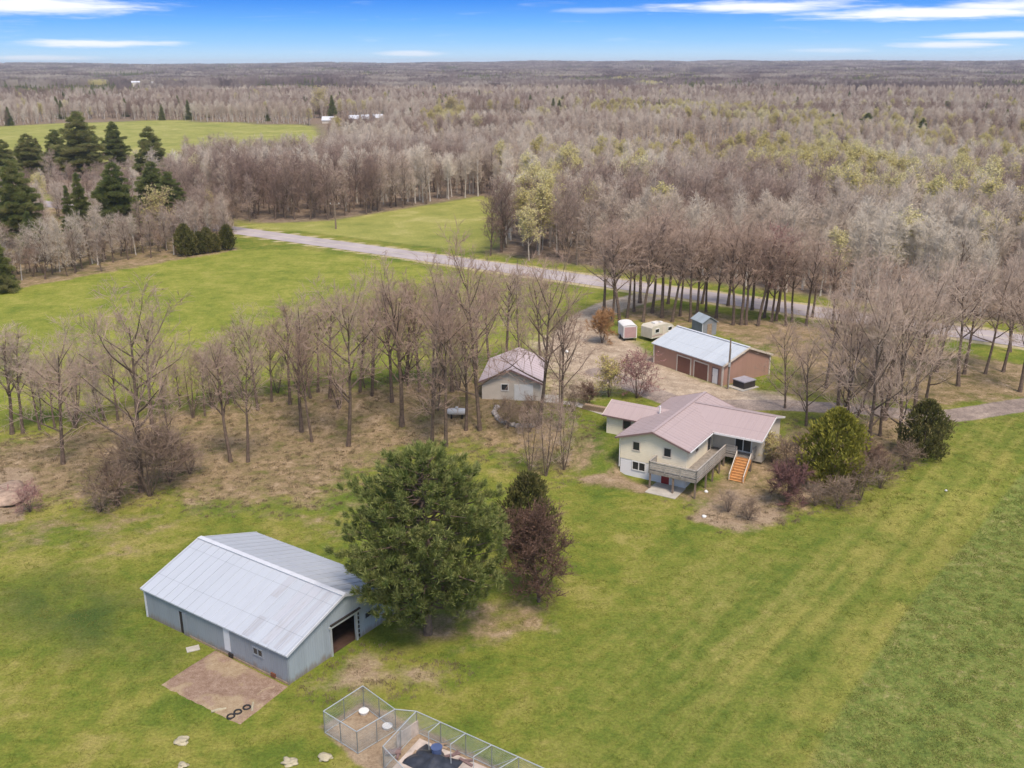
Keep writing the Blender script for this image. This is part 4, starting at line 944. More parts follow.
def small_things():
    for i, (px, py, r, lab) in enumerate(((183, 742, .42, 'pale rock lying in the grass below the sandy pad'), (325, 758, .40, 'pale rock lying in the grass beside the square pen'), (290, 763, .45, 'pale flat rock at the bottom edge near the pen'), (183, 766, .3, 'small pale rock cut by the bottom edge of the photo'))):
        g = G(px, py); o = MB().blob((0, 0, .05), r, i, (1.1, .85, .5), 3, .8).build('rock', M['pale_stone'], None, True); o.location = g; tag(o, lab, 'rock')
    g = G(193, 649); o = MB().obox((0, 0, .03), (.95, .7, .05), R(25)).build('board', M['concrete']); o.location = g; tag(o, 'pale board lying flat in the grass beside the barn wall', 'board')
    for px, py, lab in ((247, 709, 'old tyre on the sandy pad, nearest the barn corner'), (238, 713.5, 'old tyre on the sandy pad, middle one of three'), (231, 718, 'old tyre on the sandy pad, nearest its outer corner')):
        g = G(px, py); o = MB().ring((0, 0, .14), .24, .065).build('old_tyre', M['rubber'], None, True); o.location = g; tag(o, lab, 'tyre', 'old tyres on the sandy pad')
    for px, py, a, lab in ((268, 690, 30, 'split log near the barn corner on the sandy pad'), (262, 693, 60, 'split log lying crosswise on the sandy pad'), (253, 708, 100, 'pale stick of wood beside the tyres'), (219, 711, 20, 'pale stick of wood at the front edge of the sandy pad')):
        g = G(px, py); o = MB().tube([(-.5, 0, .08), (0, .03, .1), (.5, 0, .08)], [.09, .1, .08], 7).build('split_log', M['pale_stone'] if 'pale' in lab else M['old_wood']); o.location = g; o.rotation_euler = (0, 0, R(a)); tag(o, lab, 'log')
    # stone ring of the flower bed
    c = [G(*p) for p in ((497, 408), (494, 413), (497, 418), (502, 422), (509, 425), (517, 426.5), (527, 427), (538, 426))]
    ordn = ['first', 'second', 'third', 'fourth', 'fifth', 'sixth', 'seventh', 'eighth', 'ninth', 'tenth', 'eleventh', 'twelfth', 'thirteenth', 'fourteenth', 'fifteenth']
    k = 0
    for i in range(len(c) - 1):
        for s in (0, .5):
            p = c[i].lerp(c[i + 1], s); o = MB().blob((0, 0, .12), .38, 20 + k, (1, .9, .75), 2, .5).build('border_stone', M['stone'], None, True); o.location = (p.x, p.y, T(p.x, p.y)); o.rotation_euler = (0, 0, k)
            tag(o, f'{ordn[k]} stone from the left end of the flower bed edging by the garage', 'stone', 'stones edging the flower bed'); k += 1
    for px, py, lab in ((706, 492, 'pale rock under the deck beside its outer post'), (704, 517, 'white stone on the bare slope below the deck'), (946, 491, 'small white marker stone in the grass right of the brush')):
        g = G(px, py); o = MB().blob((0, 0, .06), .14 if px > 900 else .22, px, (1, 1, .7), 2, .5).build('rock', M['white'], None, True); o.location = g; tag(o, lab, 'rock')
    # stacked firewood by the house path
    g = G(596, 411); t = thing('firewood_stack', 'low dark stack of firewood beside the path to the house', 'firewood', g, R(-30))
    for r in range(3):
        m = MB()
        for i in range(14 - r): m.tube([(-1.7 + i * .25 + r * .12, -.3, .13 + r * .22), (-1.7 + i * .25 + r * .12, .35, .13 + r * .22)], .12, 7)
        m.build('log_row', M['old_wood'], t)
    g = G(313, 347); 
    # front walk
    m = MB(); w = .6; n = 16
    P = [Vector((*p, 0)) for p in PATH]
    v = []
    for i in range(n + 1):
        u = i / n * 2; j = min(1, int(u)); p = P[j].lerp(P[j + 1], u - j); v.append(p)
    vv = []
    for i, p in enumerate(v):
        d = (v[min(i + 1, n)] - v[max(i - 1, 0)]).normalized(); s = Vector((-d.y, d.x, 0)) * w
        for q in (p - s, p + s): vv.append((q.x, q.y, T(q.x, q.y) + .04))
    m.v = vv; m.f = [(2 * i, 2 * i + 2, 2 * i + 3, 2 * i + 1) for i in range(n)]
    o = m.build('footpath', M['concrete']); o['kind'] = 'structure'
    # pile of stumps and brush by the left edge
    g = G(8, 497); t = thing('brush_pile', 'heap of pinkish brush and soil at the left edge below the bare trees', 'brush pile', g)
    m = MB(); rng = random.Random(5)
    for i in range(90):
        a = rng.uniform(0, 6.28); r = rng.uniform(0, 2.4); p = Vector((r * math.cos(a), r * math.sin(a) * 1.3, rng.uniform(.1, .9) * (1 - r / 3)))
        d = Vector((rng.uniform(-1, 1), rng.uniform(-1, 1), rng.uniform(-.3, .4))).normalized() * rng.uniform(.5, 1.5); m.tube([p - d / 2, p + d / 2], [.06, .02], 4)
    m.build('branches', M['twig_pink'], t)
    MB().blob((0, 0, .1), 2.3, 3, (1, 1.4, .3), 3, .5).build('soil_heap', mat('heap_soil', (0.33, 0.24, 0.18), .95, .4, 1.5, .05, .5), t, True)
small_things()
# ------------------------------------------------------------------ trees
class Geo:
    """numpy collector of cones and leaf faces, for crowns"""
    def __init__(s): s.v = []; s.f3 = []; s.f4 = []; s.n = 0
    def cones(s, A, B, w, tip=.25):
        """thin three-sided tapered twigs from A to B (n,3), base radius w (n,)"""
        A = np.asarray(A, float); B = np.asarray(B, float); w = np.broadcast_to(np.asarray(w, float), (len(A),))
        d = B - A; d /= np.linalg.norm(d, axis=1, keepdims=True) + 1e-9
        ref = np.where(np.abs(d[:, 2:3]) < .9, np.array([[0, 0, 1.0]]), np.array([[1.0, 0, 0]]))
        a = np.cross(d, ref); a /= np.linalg.norm(a, axis=1, keepdims=True); b = np.cross(d, a)
        vs = []
        for k in range(3):
            an = 2 * math.pi * k / 3
            vs.append(A + (a * math.cos(an) + b * math.sin(an)) * w[:, None])
        for k in range(3):
            an = 2 * math.pi * k / 3
            vs.append(B + (a * math.cos(an) + b * math.sin(an)) * w[:, None] * tip)
        V = np.stack(vs, 1).reshape(-1, 3); n = len(A); o = s.n + 6 * np.arange(n)
        s.v.append(V); s.n += len(V)
        for k in range(3):
            k2 = (k + 1) % 3; s.f4.append(np.stack([o + k, o + k2, o + 3 + k2, o + 3 + k], 1))
    def blades(s, A, B, w):
        """leaf or needle faces: diamond of width w from A to B with a random roll"""
        A = np.asarray(A, float); B = np.asarray(B, float); n = len(A)
        d = B - A; r = np.random.normal(size=(n, 3)); a = np.cross(d, r); a /= np.linalg.norm(a, axis=1, keepdims=True) + 1e-9
        m = A * .5 + B * .5; w = np.broadcast_to(np.asarray(w, float), (n,))[:, None]
        V = np.stack([A, m + a * w, B, m - a * w], 1).reshape(-1, 3); o = s.n + 4 * np.arange(n)
        s.v.append(V); s.n += len(V); s.f4.append(np.stack([o, o + 1, o + 2, o + 3], 1))
    def mesh(s, name, m, smooth=False):
        me = bpy.data.meshes.new(name); V = np.concatenate(s.v); F = np.concatenate(s.f4)
        me.vertices.add(len(V)); me.vertices.foreach_set('co', V.astype(np.float32).ravel())
        me.loops.add(F.size); me.loops.foreach_set('vertex_index', F.astype(np.int32).ravel())
        me.polygons.add(len(F)); me.polygons.foreach_set('loop_start', np.arange(0, F.size, 4, dtype=np.int32))
        me.update(); me.validate(); me.materials.append(m); return me

def mesh_of(mb, name, m):
    me = bpy.data.meshes.new(name); me.from_pydata(mb.v, [], mb.f); me.update(); me.materials.append(m); return me

def tree_geo(seed, H=18.0, spread=5.5, clear=.3, nl=15, elev=(20, 60), up=.25, n2=7, n3=5, n4=5, twig=.75, tw=.017, r0=None, stems=1, lean=.06, fork=0.0, profile=None):
    """trunk and limbs as one MB, everything finer as one Geo; H tall, rooted at the origin"""
    rng = random.Random(seed); np.random.seed(seed)
    mb = MB(); A2 = []; B2 = []; W2 = []; A3 = []; B3 = []; W3 = []; TA = []; TB = []
    r0 = r0 or H * .0142
    def rv(): return Vector((rng.gauss(0, 1), rng.gauss(0, 1), rng.gauss(0, 1))).normalized()
    def path(p, d, L, n, wig, upk):
        pts = [p.copy()]; d = d.normalized()
        for i in range(n):
            d = (d + rv() * wig + Vector((0, 0, upk))).normalized(); p = p + d * (L / n); pts.append(p.copy())
        return pts
    def at(pts, t):
        u = t * (len(pts) - 1); i = min(len(pts) - 2, int(u)); return pts[i].lerp(pts[i + 1], u - i), (pts[i + 1] - pts[i]).normalized()
    prof = profile or (lambda t: (1 - .42 * t) * (0.75 + .25 * min(1, t * 3)))
    for s_ in range(stems):
        d0 = Vector((rng.gauss(0, lean), rng.gauss(0, lean), 1))
        if stems > 1:
            a = 2 * math.pi * s_ / stems + rng.uniform(-.4, .4); d0 = Vector((math.cos(a) * .28, math.sin(a) * .28, 1))
        hh = H * (.84 if s_ == 0 else rng.uniform(.72, .95)); rr = r0 if stems == 1 else r0 * rng.uniform(.6, .85)
        tp = path(Vector((0, 0, -.2)), d0, hh, 10, .05, .06)
        rad = [rr * (1.3 if i == 0 else 1) * max(.12, (1 - i / 11)) ** .8 for i in range(11)]
        mb.tube(tp, rad, 7, False)
        limbs = []
        az = rng.uniform(0, 6.28)
        for i in range(nl // (stems if stems > 1 else 1) + (1 if stems > 1 else 0)):
            t = clear + (.97 - clear) * (i + rng.uniform(0, .7)) / max(1, (nl // max(1, stems)))
            t = min(t, .98); q = (t - clear) / (1 - clear); az += 2.4 + rng.uniform(-.4, .4)
            p, td = at(tp, t); e = R(rng.uniform(*elev) * .9 + 18 * q)
            d = Vector((math.cos(az) * math.cos(e), math.sin(az) * math.cos(e), math.sin(e)))
            L = spread * prof(q) * rng.uniform(.75, 1.2); rl = min(rr * .52, rr * .56 * (1 - .5 * q)) * rng.uniform(.7, 1.0)
            lp = path(p, d, L, 5, .13, up * .45 * rng.uniform(.4, 1.3)); mb.tube(lp, [rl * (1 - .15 * k_) for k_ in range(6)], 5, False)
            limbs.append((lp, L, rl))
        limbs.append((tp[6:], hh * .4, rad[6]))
        for lp, L, rl in limbs:
            for j in range(n2):
                t = .22 + .78 * (j + rng.random()) / n2; p, td = at(lp, min(t, 1)); d = (td * .75 + rv() * .85 + Vector((0, 0, .10))).normalized()
                l2 = L * rng.uniform(.28, .5) * (1.15 - .4 * t) + .35
                bp = path(p, d, l2, 3, .16, .06)
                r2 = max(.014, rl * .30)
                for k in range(3): A2.append(bp[k]); B2.append(bp[k + 1]); W2.append(r2 * (1 - .22 * k))
                for k in range(n3):
                    t3 = .2 + .8 * (k + rng.random()) / n3; p3, td3 = at(bp, min(t3, 1)); d3 = (td3 * .7 + rv() * .8 + Vector((0, 0, .12))).normalized()
                    l3 = l2 * rng.uniform(.35, .6) + .15; e3 = p3 + d3 * l3
                    A3.append(p3); B3.append(e3); W3.append(max(.010, r2 * .5))
    A3 = np.array([list(p) for p in A3]); B3 = np.array([list(p) for p in B3])
    n = len(A3); tt = np.random.uniform(.15, 1.0, (n, n4)); P = A3[:, None] + (B3 - A3)[:, None] * tt[..., None]
    D = (B3 - A3)[:, None]; D = D / np.linalg.norm(D, axis=2, keepdims=True)
    Q = D * .9 + np.random.normal(size=(n, n4, 3)) * .42 + np.array([0, 0, .22]); Q /= np.linalg.norm(Q, axis=2, keepdims=True)
    E = P + Q * (twig * np.random.uniform(.55, 1.25, (n, n4, 1)))
    g = Geo(); f = lambda a: np.array([list(p) for p in a])
    g.cones(f(A2), f(B2), np.array(W2), .75); g.cones(A3, B3, np.array(W3), .6)
    g.cones(P.reshape(-1, 3), E.reshape(-1, 3), tw, .35)
    return mb, g, P.reshape(-1, 3), E.reshape(-1, 3)

VAR = {}
def variant(key, bark, twigm, leaf=None, **kw):
    mb, g, P, E = tree_geo(**kw)
    m1 = mesh_of(mb, 'trunk', bark)
    ex = []
    if leaf:
        lm, nleaf, sz = leaf
        idx = np.random.randint(0, len(E), nleaf); q = P[idx] + (E - P)[idx] * np.random.uniform(.3, 1.05, (nleaf, 1)); d = np.random.normal(size=(nleaf, 3)); d /= np.linalg.norm(d, axis=1, keepdims=True)
        lg = Geo(); lg.blades(q, q + d * sz * np.random.uniform(.6, 1.3, (nleaf, 1)), sz * .32); ex = [('foliage', lg.mesh('foliage', lm))]
    VAR[key] = (kw.get('H', 18.0), [('trunk', m1), ('crown', g.mesh('crown', twigm))] + ex)

M['twig_pale'] = tree_mat('pale_twigs', (0.42, 0.32, 0.25), (0.55, 0.45, 0.355), (0.67, 0.585, 0.475), scale=.02)
M['bark_birch'] = mat('birch_bark', (0.50, 0.45, 0.39), .9, .3, 2, .1, .3)
M['twig_brush'] = tree_mat('brush_twigs', (0.20, 0.135, 0.10), (0.26, 0.185, 0.135), (0.34, 0.255, 0.19), scale=.3)
TN = M['twig_near']
variant('oak', M['bark'], TN, seed=11, H=19, spread=8.6, clear=.28, nl=14, elev=(12, 48), up=.16, n2=7, n3=5, n4=5, twig=.85)
variant('low_oak', M['bark'], TN, seed=14, H=16, spread=7.4, clear=.15, nl=14, elev=(18, 52), up=.2, n2=6, n3=5, n4=4, twig=.8)
variant('red_maple', M['bark'], M['twig_pink'], leaf=(M['twig_pink'], 1500, .16), seed=24, H=16, spread=5.0, clear=.3, nl=14, elev=(25, 60), up=.25, n2=6, n3=5, n4=4, twig=.7)
variant('oak_b', M['bark'], TN, seed=12, H=18, spread=7.6, clear=.24, nl=14, elev=(18, 52), up=.2, n2=7, n3=5, n4=5, twig=.8)
variant('oak_c', M['bark'], TN, seed=13, H=18, spread=7.6, clear=.34, nl=13, elev=(10, 50), up=.2, n2=7, n3=5, n4=5, twig=.8, lean=.14)
variant('maple', M['bark'], TN, seed=21, H=18, spread=6.4, clear=.34, nl=15, elev=(35, 62), up=.28, n2=6, n3=5, n4=4, twig=.75)
variant('maple_b', M['bark'], TN, seed=22, H=18, spread=5.6, clear=.40, nl=14, elev=(35, 65), up=.3, n2=6, n3=5, n4=4, twig=.75)
variant('maple_c', M['bark'], TN, seed=23, H=17, spread=5.8, clear=.2, nl=16, elev=(35, 62), up=.26, n2=6, n3=5, n4=4, twig=.75, stems=2)
variant('row', M['bark'], TN, seed=31, H=18, spread=6.2, clear=.42, nl=14, elev=(35, 65), up=.25, n2=6, n3=5, n4=4, twig=.75)
variant('row_b', M['bark'], TN, seed=32, H=18, spread=5.8, clear=.48, nl=13, elev=(30, 60), up=.25, n2=6, n3=5, n4=4, twig=.75)
variant('wood', M['bark'], M['twig'], seed=41, H=16, spread=4.2, clear=.18, nl=12, elev=(40, 68), up=.25, n2=6, n3=5, n4=4, twig=.9, tw=.022)
variant('wood_b', M['bark_birch'], M['twig_pale'], seed=42, H=16, spread=3.6, clear=.42, nl=12, elev=(48, 74), up=.22, n2=6, n3=5, n4=4, twig=.9, tw=.022)
variant('wood_c', M['bark'], M['twig'], seed=43, H=15, spread=4.8, clear=.14, nl=12, elev=(35, 65), up=.25, n2=6, n3=5, n4=4, twig=.9, tw=.022, lean=.1)
variant('wood_d', M['bark_birch'], M['twig_pale'], seed=44, H=16, spread=3.8, clear=.26, nl=12, elev=(48, 74), up=.25, n2=6, n3=5, n4=4, twig=.9, tw=.022)
variant('sapling', M['bark'], TN, seed=51, H=8, spread=2.0, clear=.2, nl=12, elev=(35, 65), up=.25, n2=5, n3=4, n4=3, twig=.5, tw=.014)
variant('sapling_b', M['bark'], TN, seed=52, H=9, spread=2.4, clear=.1, nl=15, elev=(45, 70), up=.25, n2=5, n3=4, n4=3, twig=.55, tw=.014, stems=3)
variant('bud', M['bark_pale'], M['twig_pale'], leaf=(M['bud'], 4400, .32), seed=61, H=15, spread=4.4, clear=.32, nl=13, elev=(35, 65), up=.25, n2=6, n3=5, n4=4, twig=.8)
variant('bud_b', M['bark_pale'], M['twig_pale'], leaf=(M['bud'], 3400, .32), seed=62, H=16, spread=4.0, clear=.38, nl=13, elev=(40, 68), up=.25, n2=6, n3=5, n4=4, twig=.8)
variant('bud_wide', M['bark_pale'], TN, leaf=(M['bud'], 3600, .26), seed=63, H=12, spread=4.6, clear=.26, nl=14, elev=(25, 60), up=.25, n2=7, n3=5, n4=5, twig=.7)
sh = dict(H=3.0, spread=1.6, clear=.05, nl=14, elev=(25, 70), up=.15, n2=4, n3=4, n4=4, twig=.42, tw=.009, r0=.05, stems=5)
variant('brush', M['bark'], M['twig_brush'], seed=71, **sh)
variant('brush_b', M['bark'], M['twig_brush'], seed=72, **{**sh, 'spread': 2.0})
variant('brush_dark', M['bark'], M['twig_dark'], seed=73, **{**sh, 'n4': 8, 'tw': .016})
variant('brush_pink', M['bark'], M['twig_pink'], leaf=(M['twig_pink'], 900, .12), seed=74, **{**sh, 'spread': 1.8})
variant('brush_orange', M['bark'], M['twig_orange'], seed=75, **{**sh, 'n4': 9, 'tw': .02})
variant('brush_red', M['bark'], M['twig_red'], seed=77, **{**sh, 'n4': 8, 'tw': .018})
variant('brush_green', M['bark'], TN, leaf=(M['bud'], 2600, .14), seed=76, **sh)
variant('brown_tree', M['bark'], M['twig_dark'], leaf=(M['twig_dark'], 4200, .13), seed=78, H=8, spread=3.0, clear=.08, nl=22, elev=(10, 55), up=.2, n2=7, n3=6, n4=7, twig=.5, tw=.018, r0=.12)

def conifer(key, seed, H, rad, prof, m, ntier=16, per=6, clump=.55, nblade=70, blen=.42, bw=.035, droop=-.05, jitter=.18, base=.1, skip=0.0):
    """straight trunk, whorls of limbs, and needle tufts along each limb"""
    rng = random.Random(seed); np.random.seed(seed); mb = MB()
    mb.tube([(0, 0, -.3), (0, 0, H * .5), (0, 0, H * .97)], [H * .02, H * .013, .02], 8, False)
    cs = []; ds = []; rs = []
    for i in range(ntier):
        q = (i + .5) / ntier; z = H * (base + (.98 - base) * q); Rr = rad * prof(q); n = max(3, round(per * (.5 + .5 * prof(q))))
        a0 = rng.uniform(0, 6.28)
        for j in range(n):
            if rng.random() < skip: continue
            a = a0 + 2 * math.pi * j / n + rng.uniform(-.3, .3); L = Rr * rng.uniform(1 - jitter * 1.6, 1 + jitter); z0 = z + rng.uniform(-.5, .5) * H / ntier
            p = Vector((0, 0, z0)); tip = Vector((math.cos(a) * L, math.sin(a) * L, z0 + L * (droop + rng.uniform(-.1, .16))))
            mb.tube([p, p.lerp(tip, .6) + Vector((0, 0, -.04 * L)), tip], [max(.02, .02 * L), .02 + .008 * L, .01], 4, False)
            k = max(2, int(L / (clump * 1.0)))
            for s in range(k):
                t = .30 + .72 * (s + .5) / k; c = p.lerp(tip, t); wdt = (1 - t * .6) * L * .42
                for _ in range(1 if L < 1.2 else 2 if L < 3.5 else 3):
                    sd = Vector((-math.sin(a), math.cos(a), 0)) * rng.uniform(-wdt, wdt)
                    cs.append(c + sd + Vector((0, 0, rng.uniform(-.15, .3) * clump))); ds.append((Vector((math.cos(a), math.sin(a), .75)) + sd * .3).normalized()); rs.append(clump * rng.uniform(.7, 1.25))
    cs.append(Vector((0, 0, H * .985))); ds.append(Vector((0, 0, 1))); rs.append(clump * .7)
    cs = np.array([list(c) for c in cs]); ds = np.array([list(d) for d in ds]); rs = np.array(rs); n = len(cs)
    off = np.random.normal(size=(n, nblade, 3)); off /= np.linalg.norm(off, axis=2, keepdims=True)
    u = np.random.uniform(.15, 1, (n, nblade, 1)) ** .5
    A = cs[:, None] + off * rs[:, None, None] * u * np.array([.8, .8, .55])
    D = off * .8 + ds[:, None] * .9 + np.random.normal(size=(n, nblade, 3)) * .25; D /= np.linalg.norm(D, axis=2, keepdims=True)
    B = A + D * blen * np.random.uniform(.6, 1.2, (n, nblade, 1))
    g = Geo(); g.blades(A.reshape(-1, 3), B.reshape(-1, 3), bw)
    VAR[key] = (H, [('trunk', mesh_of(mb, 'trunk', M['bark'])), ('crown', g.mesh('crown', m))])
round_p = lambda q: (max(0, 1 - ((q - .36) / .66) ** 2)) ** .55 if q > .36 else (.80 + .2 * (q / .36))
cone_p = lambda q: (1 - q) ** .8 * .95 + .06
irr_p = lambda q: (math.sin(math.pi * (q * .8 + .18)) ** .8) * .9 + .1
def big_pine(key, seed, H, rad, m):
    """rounded white pine: limbs in loose whorls, each carrying separate upturned needle tufts"""
    rng = random.Random(seed); np.random.seed(seed); mb = MB()
    mb.tube([(0, 0, -.3), (0, 0, H * .25), (.1, .05, H * .6), (0, 0, H * .97)], [.36, .30, .17, .03], 9, False)
    cs = []; ds = []; rs = []
    for i in range(175):
        q = (i + rng.random()) / 175; z = H * (.16 + .81 * q ** .92); a = i * 2.39996 + rng.uniform(-.3, .3)
        env = (math.sin(math.pi * min(1, .20 + .80 * q)) ** .62) if q > .38 else .70 + .3 * (q / .38)
        L = max(.5, rad * env * rng.choice((.72, .9, 1.0, 1.06, 1.16)) * rng.uniform(.95, 1.05)); rise = L * rng.uniform(.05, .35) * (1.3 - .6 * (1 - q))
        p = Vector((0, 0, z - L * .12)); tip = Vector((math.cos(a) * L, math.sin(a) * L, z - L * .12 + rise))
        mb.tube([p, p.lerp(tip, .6) - Vector((0, 0, .04 * L)), tip], [.02 + .016 * L, .015 + .008 * L, .01], 4, False)
        k = max(2, int(L * 2.3)); side = Vector((-math.sin(a), math.cos(a), 0)); out = Vector((math.cos(a), math.sin(a), 0))
        for s_ in range(k):
            t = .42 + .60 * (s_ + rng.random()) / k; sd = rng.uniform(-.30, .30) * L * (1.15 - t * .6)
            cs.append(p.lerp(tip, t) + side * sd + Vector((0, 0, rng.uniform(-.1, .25)))); ds.append((out * .55 + side * (sd / L) * 1.2 + Vector((0, 0, .85))).normalized()); rs.append(rng.uniform(.75, 1.25))
    for k in range(5): cs.append(Vector((rng.uniform(-.3, .3), rng.uniform(-.3, .3), H * (.93 + .012 * k)))); ds.append(Vector((0, 0, 1))); rs.append(.8)
    cs = np.array([list(c) for c in cs]); ds = np.array([list(d) for d in ds]); rs = np.array(rs)[:, None, None]; n = len(cs); nb = 72
    D = ds[:, None] * 1.0 + np.random.normal(size=(n, nb, 3)) * .45; D /= np.linalg.norm(D, axis=2, keepdims=True)
    A = cs[:, None] + ds[:, None] * np.random.uniform(-.18, .20, (n, nb, 1)) * rs + np.random.normal(size=(n, nb, 3)) * .07
    B = A + D * np.random.uniform(.28, .52, (n, nb, 1)) * rs
    g = Geo(); g.blades(A.reshape(-1, 3), B.reshape(-1, 3), .030)
    VAR[key] = (H, [('trunk', mesh_of(mb, 'trunk', M['bark'])), ('crown', g.mesh('crown', m))])
big_pine('big_pine', 101, 15.0, 5.9, M['needle'])
conifer('spruce', 102, 15, 3.6, cone_p, M['needle_dark'], 20, 8, .5, 60, .42, .045, -.18, .25, .04)
conifer('spruce_b', 103, 14, 3.2, cone_p, M['needle_dark'], 18, 7, .5, 60, .42, .045, -.15, .35, .06, .12)
conifer('white_pine', 104, 17, 4.4, lambda q: cone_p(q) * .55 + irr_p(q) * .5, M['needle_dark'], 19, 9, .55, 60, .50, .045, .05, .3, .10, .12)
conifer('white_pine_b', 105, 16, 4.4, lambda q: cone_p(q) * .75 + irr_p(q) * .3, M['needle_dark'], 20, 9, .55, 60, .50, .045, .0, .3, .08, .12)

def cedar(key, seed, H, r, m, n=9000):
    """dense upright bush of small sprays round a stem"""
    np.random.seed(seed); rng = random.Random(seed); mb = MB()
    mb.tube([(0, 0, -.2), (0, 0, H * .5), (0, 0, H * .95)], [.12, .08, .02], 7, False)
    th = np.random.uniform(0, 2 * math.pi, n); q = np.random.uniform(.05, 1, n)
    pr = np.sin(np.pi * np.clip(q * .82 + .16, 0, 1)) ** .7
    lump = 1 + .24 * np.sin(th * 3 + q * 9 + seed) + .22 * np.sin(th * 7 - q * 17) + .16 * np.sin(th * 13 + q * 31)
    rr = r * pr * lump * np.random.uniform(.45, 1.0, n) ** .6
    A = np.stack([rr * np.cos(th), rr * np.sin(th), q * H], 1); d = np.stack([np.cos(th) * .5, np.sin(th) * .5, np.full(n, .9)], 1) + np.random.normal(size=(n, 3)) * .35
    d /= np.linalg.norm(d, axis=1, keepdims=True); g = Geo(); g.blades(A, A + d * np.random.uniform(.18, .45, (n, 1)), .06)
    VAR[key] = (H, [('trunk', mesh_of(mb, 'trunk', M['bark'])), ('crown', g.mesh('crown', m))])
cedar('arborvitae', 111, 5.0, 1.7, M['cedar'], 7000)
cedar('cedar', 112, 5.0, 1.7, M['cedar_dark'], 6000)
cedar('cedar_small', 113, 3.0, 1.0, M['cedar_dark'], 3000)

PROTO = {}
TREE_AT = []
def plant(key, name, label, cat, g, h, rz=0.0, group=None, wide=1.0):
    """one tree or shrub as a thing of its own: an Empty at its foot with trunk and crown below it"""
    H, parts = VAR[key]; k = h / H
    if key not in PROTO:
        t = bpy.data.objects.new(name, None); C.objects.link(t); kids = []
        for pn, me in parts:
            o = bpy.data.objects.new(pn, me); C.objects.link(o); o.parent = t; kids.append(o)
        PROTO[key] = (t, kids)
    else:
        t0, k0 = PROTO[key]; t = t0.copy(); t.name = name; C.objects.link(t)
        if 'group' in t: del t['group']
        for o0 in k0:
            o = o0.copy(); C.objects.link(o); o.parent = t
    t.location = (g[0], g[1], g[2] if len(g) > 2 else T(g[0], g[1])); t.rotation_euler = (0, 0, rz); t.scale = (k * wide, k * wide, k)
    TREE_AT.append((g[0], g[1])); return tag(t, label, cat, group)

rng = random.Random(3)
NEAR_WIDE = {'oak': 1.25, 'oak_b': 1.3, 'oak_c': 1.3, 'maple': 1.45, 'maple_b': 1.4, 'maple_c': 1.35, 'row': 1.4, 'row_b': 1.4, 'low_oak': 1.15}
def tree_px(key, bx, by, ty, label, wide=1.0, name='bare_tree', cat='tree', group=None, rz=None):
    g = G(bx, by); wide *= NEAR_WIDE.get(key, 1.0); return plant(key, name, label, cat, g, height_to(bx, by, ty), rng.uniform(0, 6.28) if rz is None else rz, group, wide)

ORD = ['first', 'second', 'third', 'fourth', 'fifth', 'sixth', 'seventh', 'eighth', 'ninth', 'tenth', 'eleventh', 'twelfth', 'thirteenth', 'fourteenth', 'fifteenth', 'sixteenth', 'seventeenth', 'eighteenth', 'nineteenth', 'twentieth',
       'twenty-first', 'twenty-second', 'twenty-third', 'twenty-fourth', 'twenty-fifth', 'twenty-sixth', 'twenty-seventh', 'twenty-eighth', 'twenty-ninth', 'thirtieth', 'thirty-first', 'thirty-second', 'thirty-third', 'thirty-fourth', 'thirty-fifth', 'thirty-sixth', 'thirty-seventh', 'thirty-eighth', 'thirty-ninth', 'fortieth', 'forty-first', 'forty-second', 'forty-third', 'forty-fourth', 'forty-fifth', 'forty-sixth', 'forty-seventh', 'forty-eighth', 'forty-ninth', 'fiftieth']
# the big pine and its neighbours by the barn
tree_px('big_pine', 428, 634, 449, 'huge rounded green pine standing against the corner of the metal barn', 1.0, 'pine_tree', 'pine')
tree_px('brown_tree', 539, 602, 511, 'dense dark brown bare shrub tree right of the big pine', 1.1, 'shrub', 'shrub')
tree_px('cedar', 528, 556, 476, 'dark cedar rising behind the brown shrub tree', .8, 'cedar_tree', 'cedar')
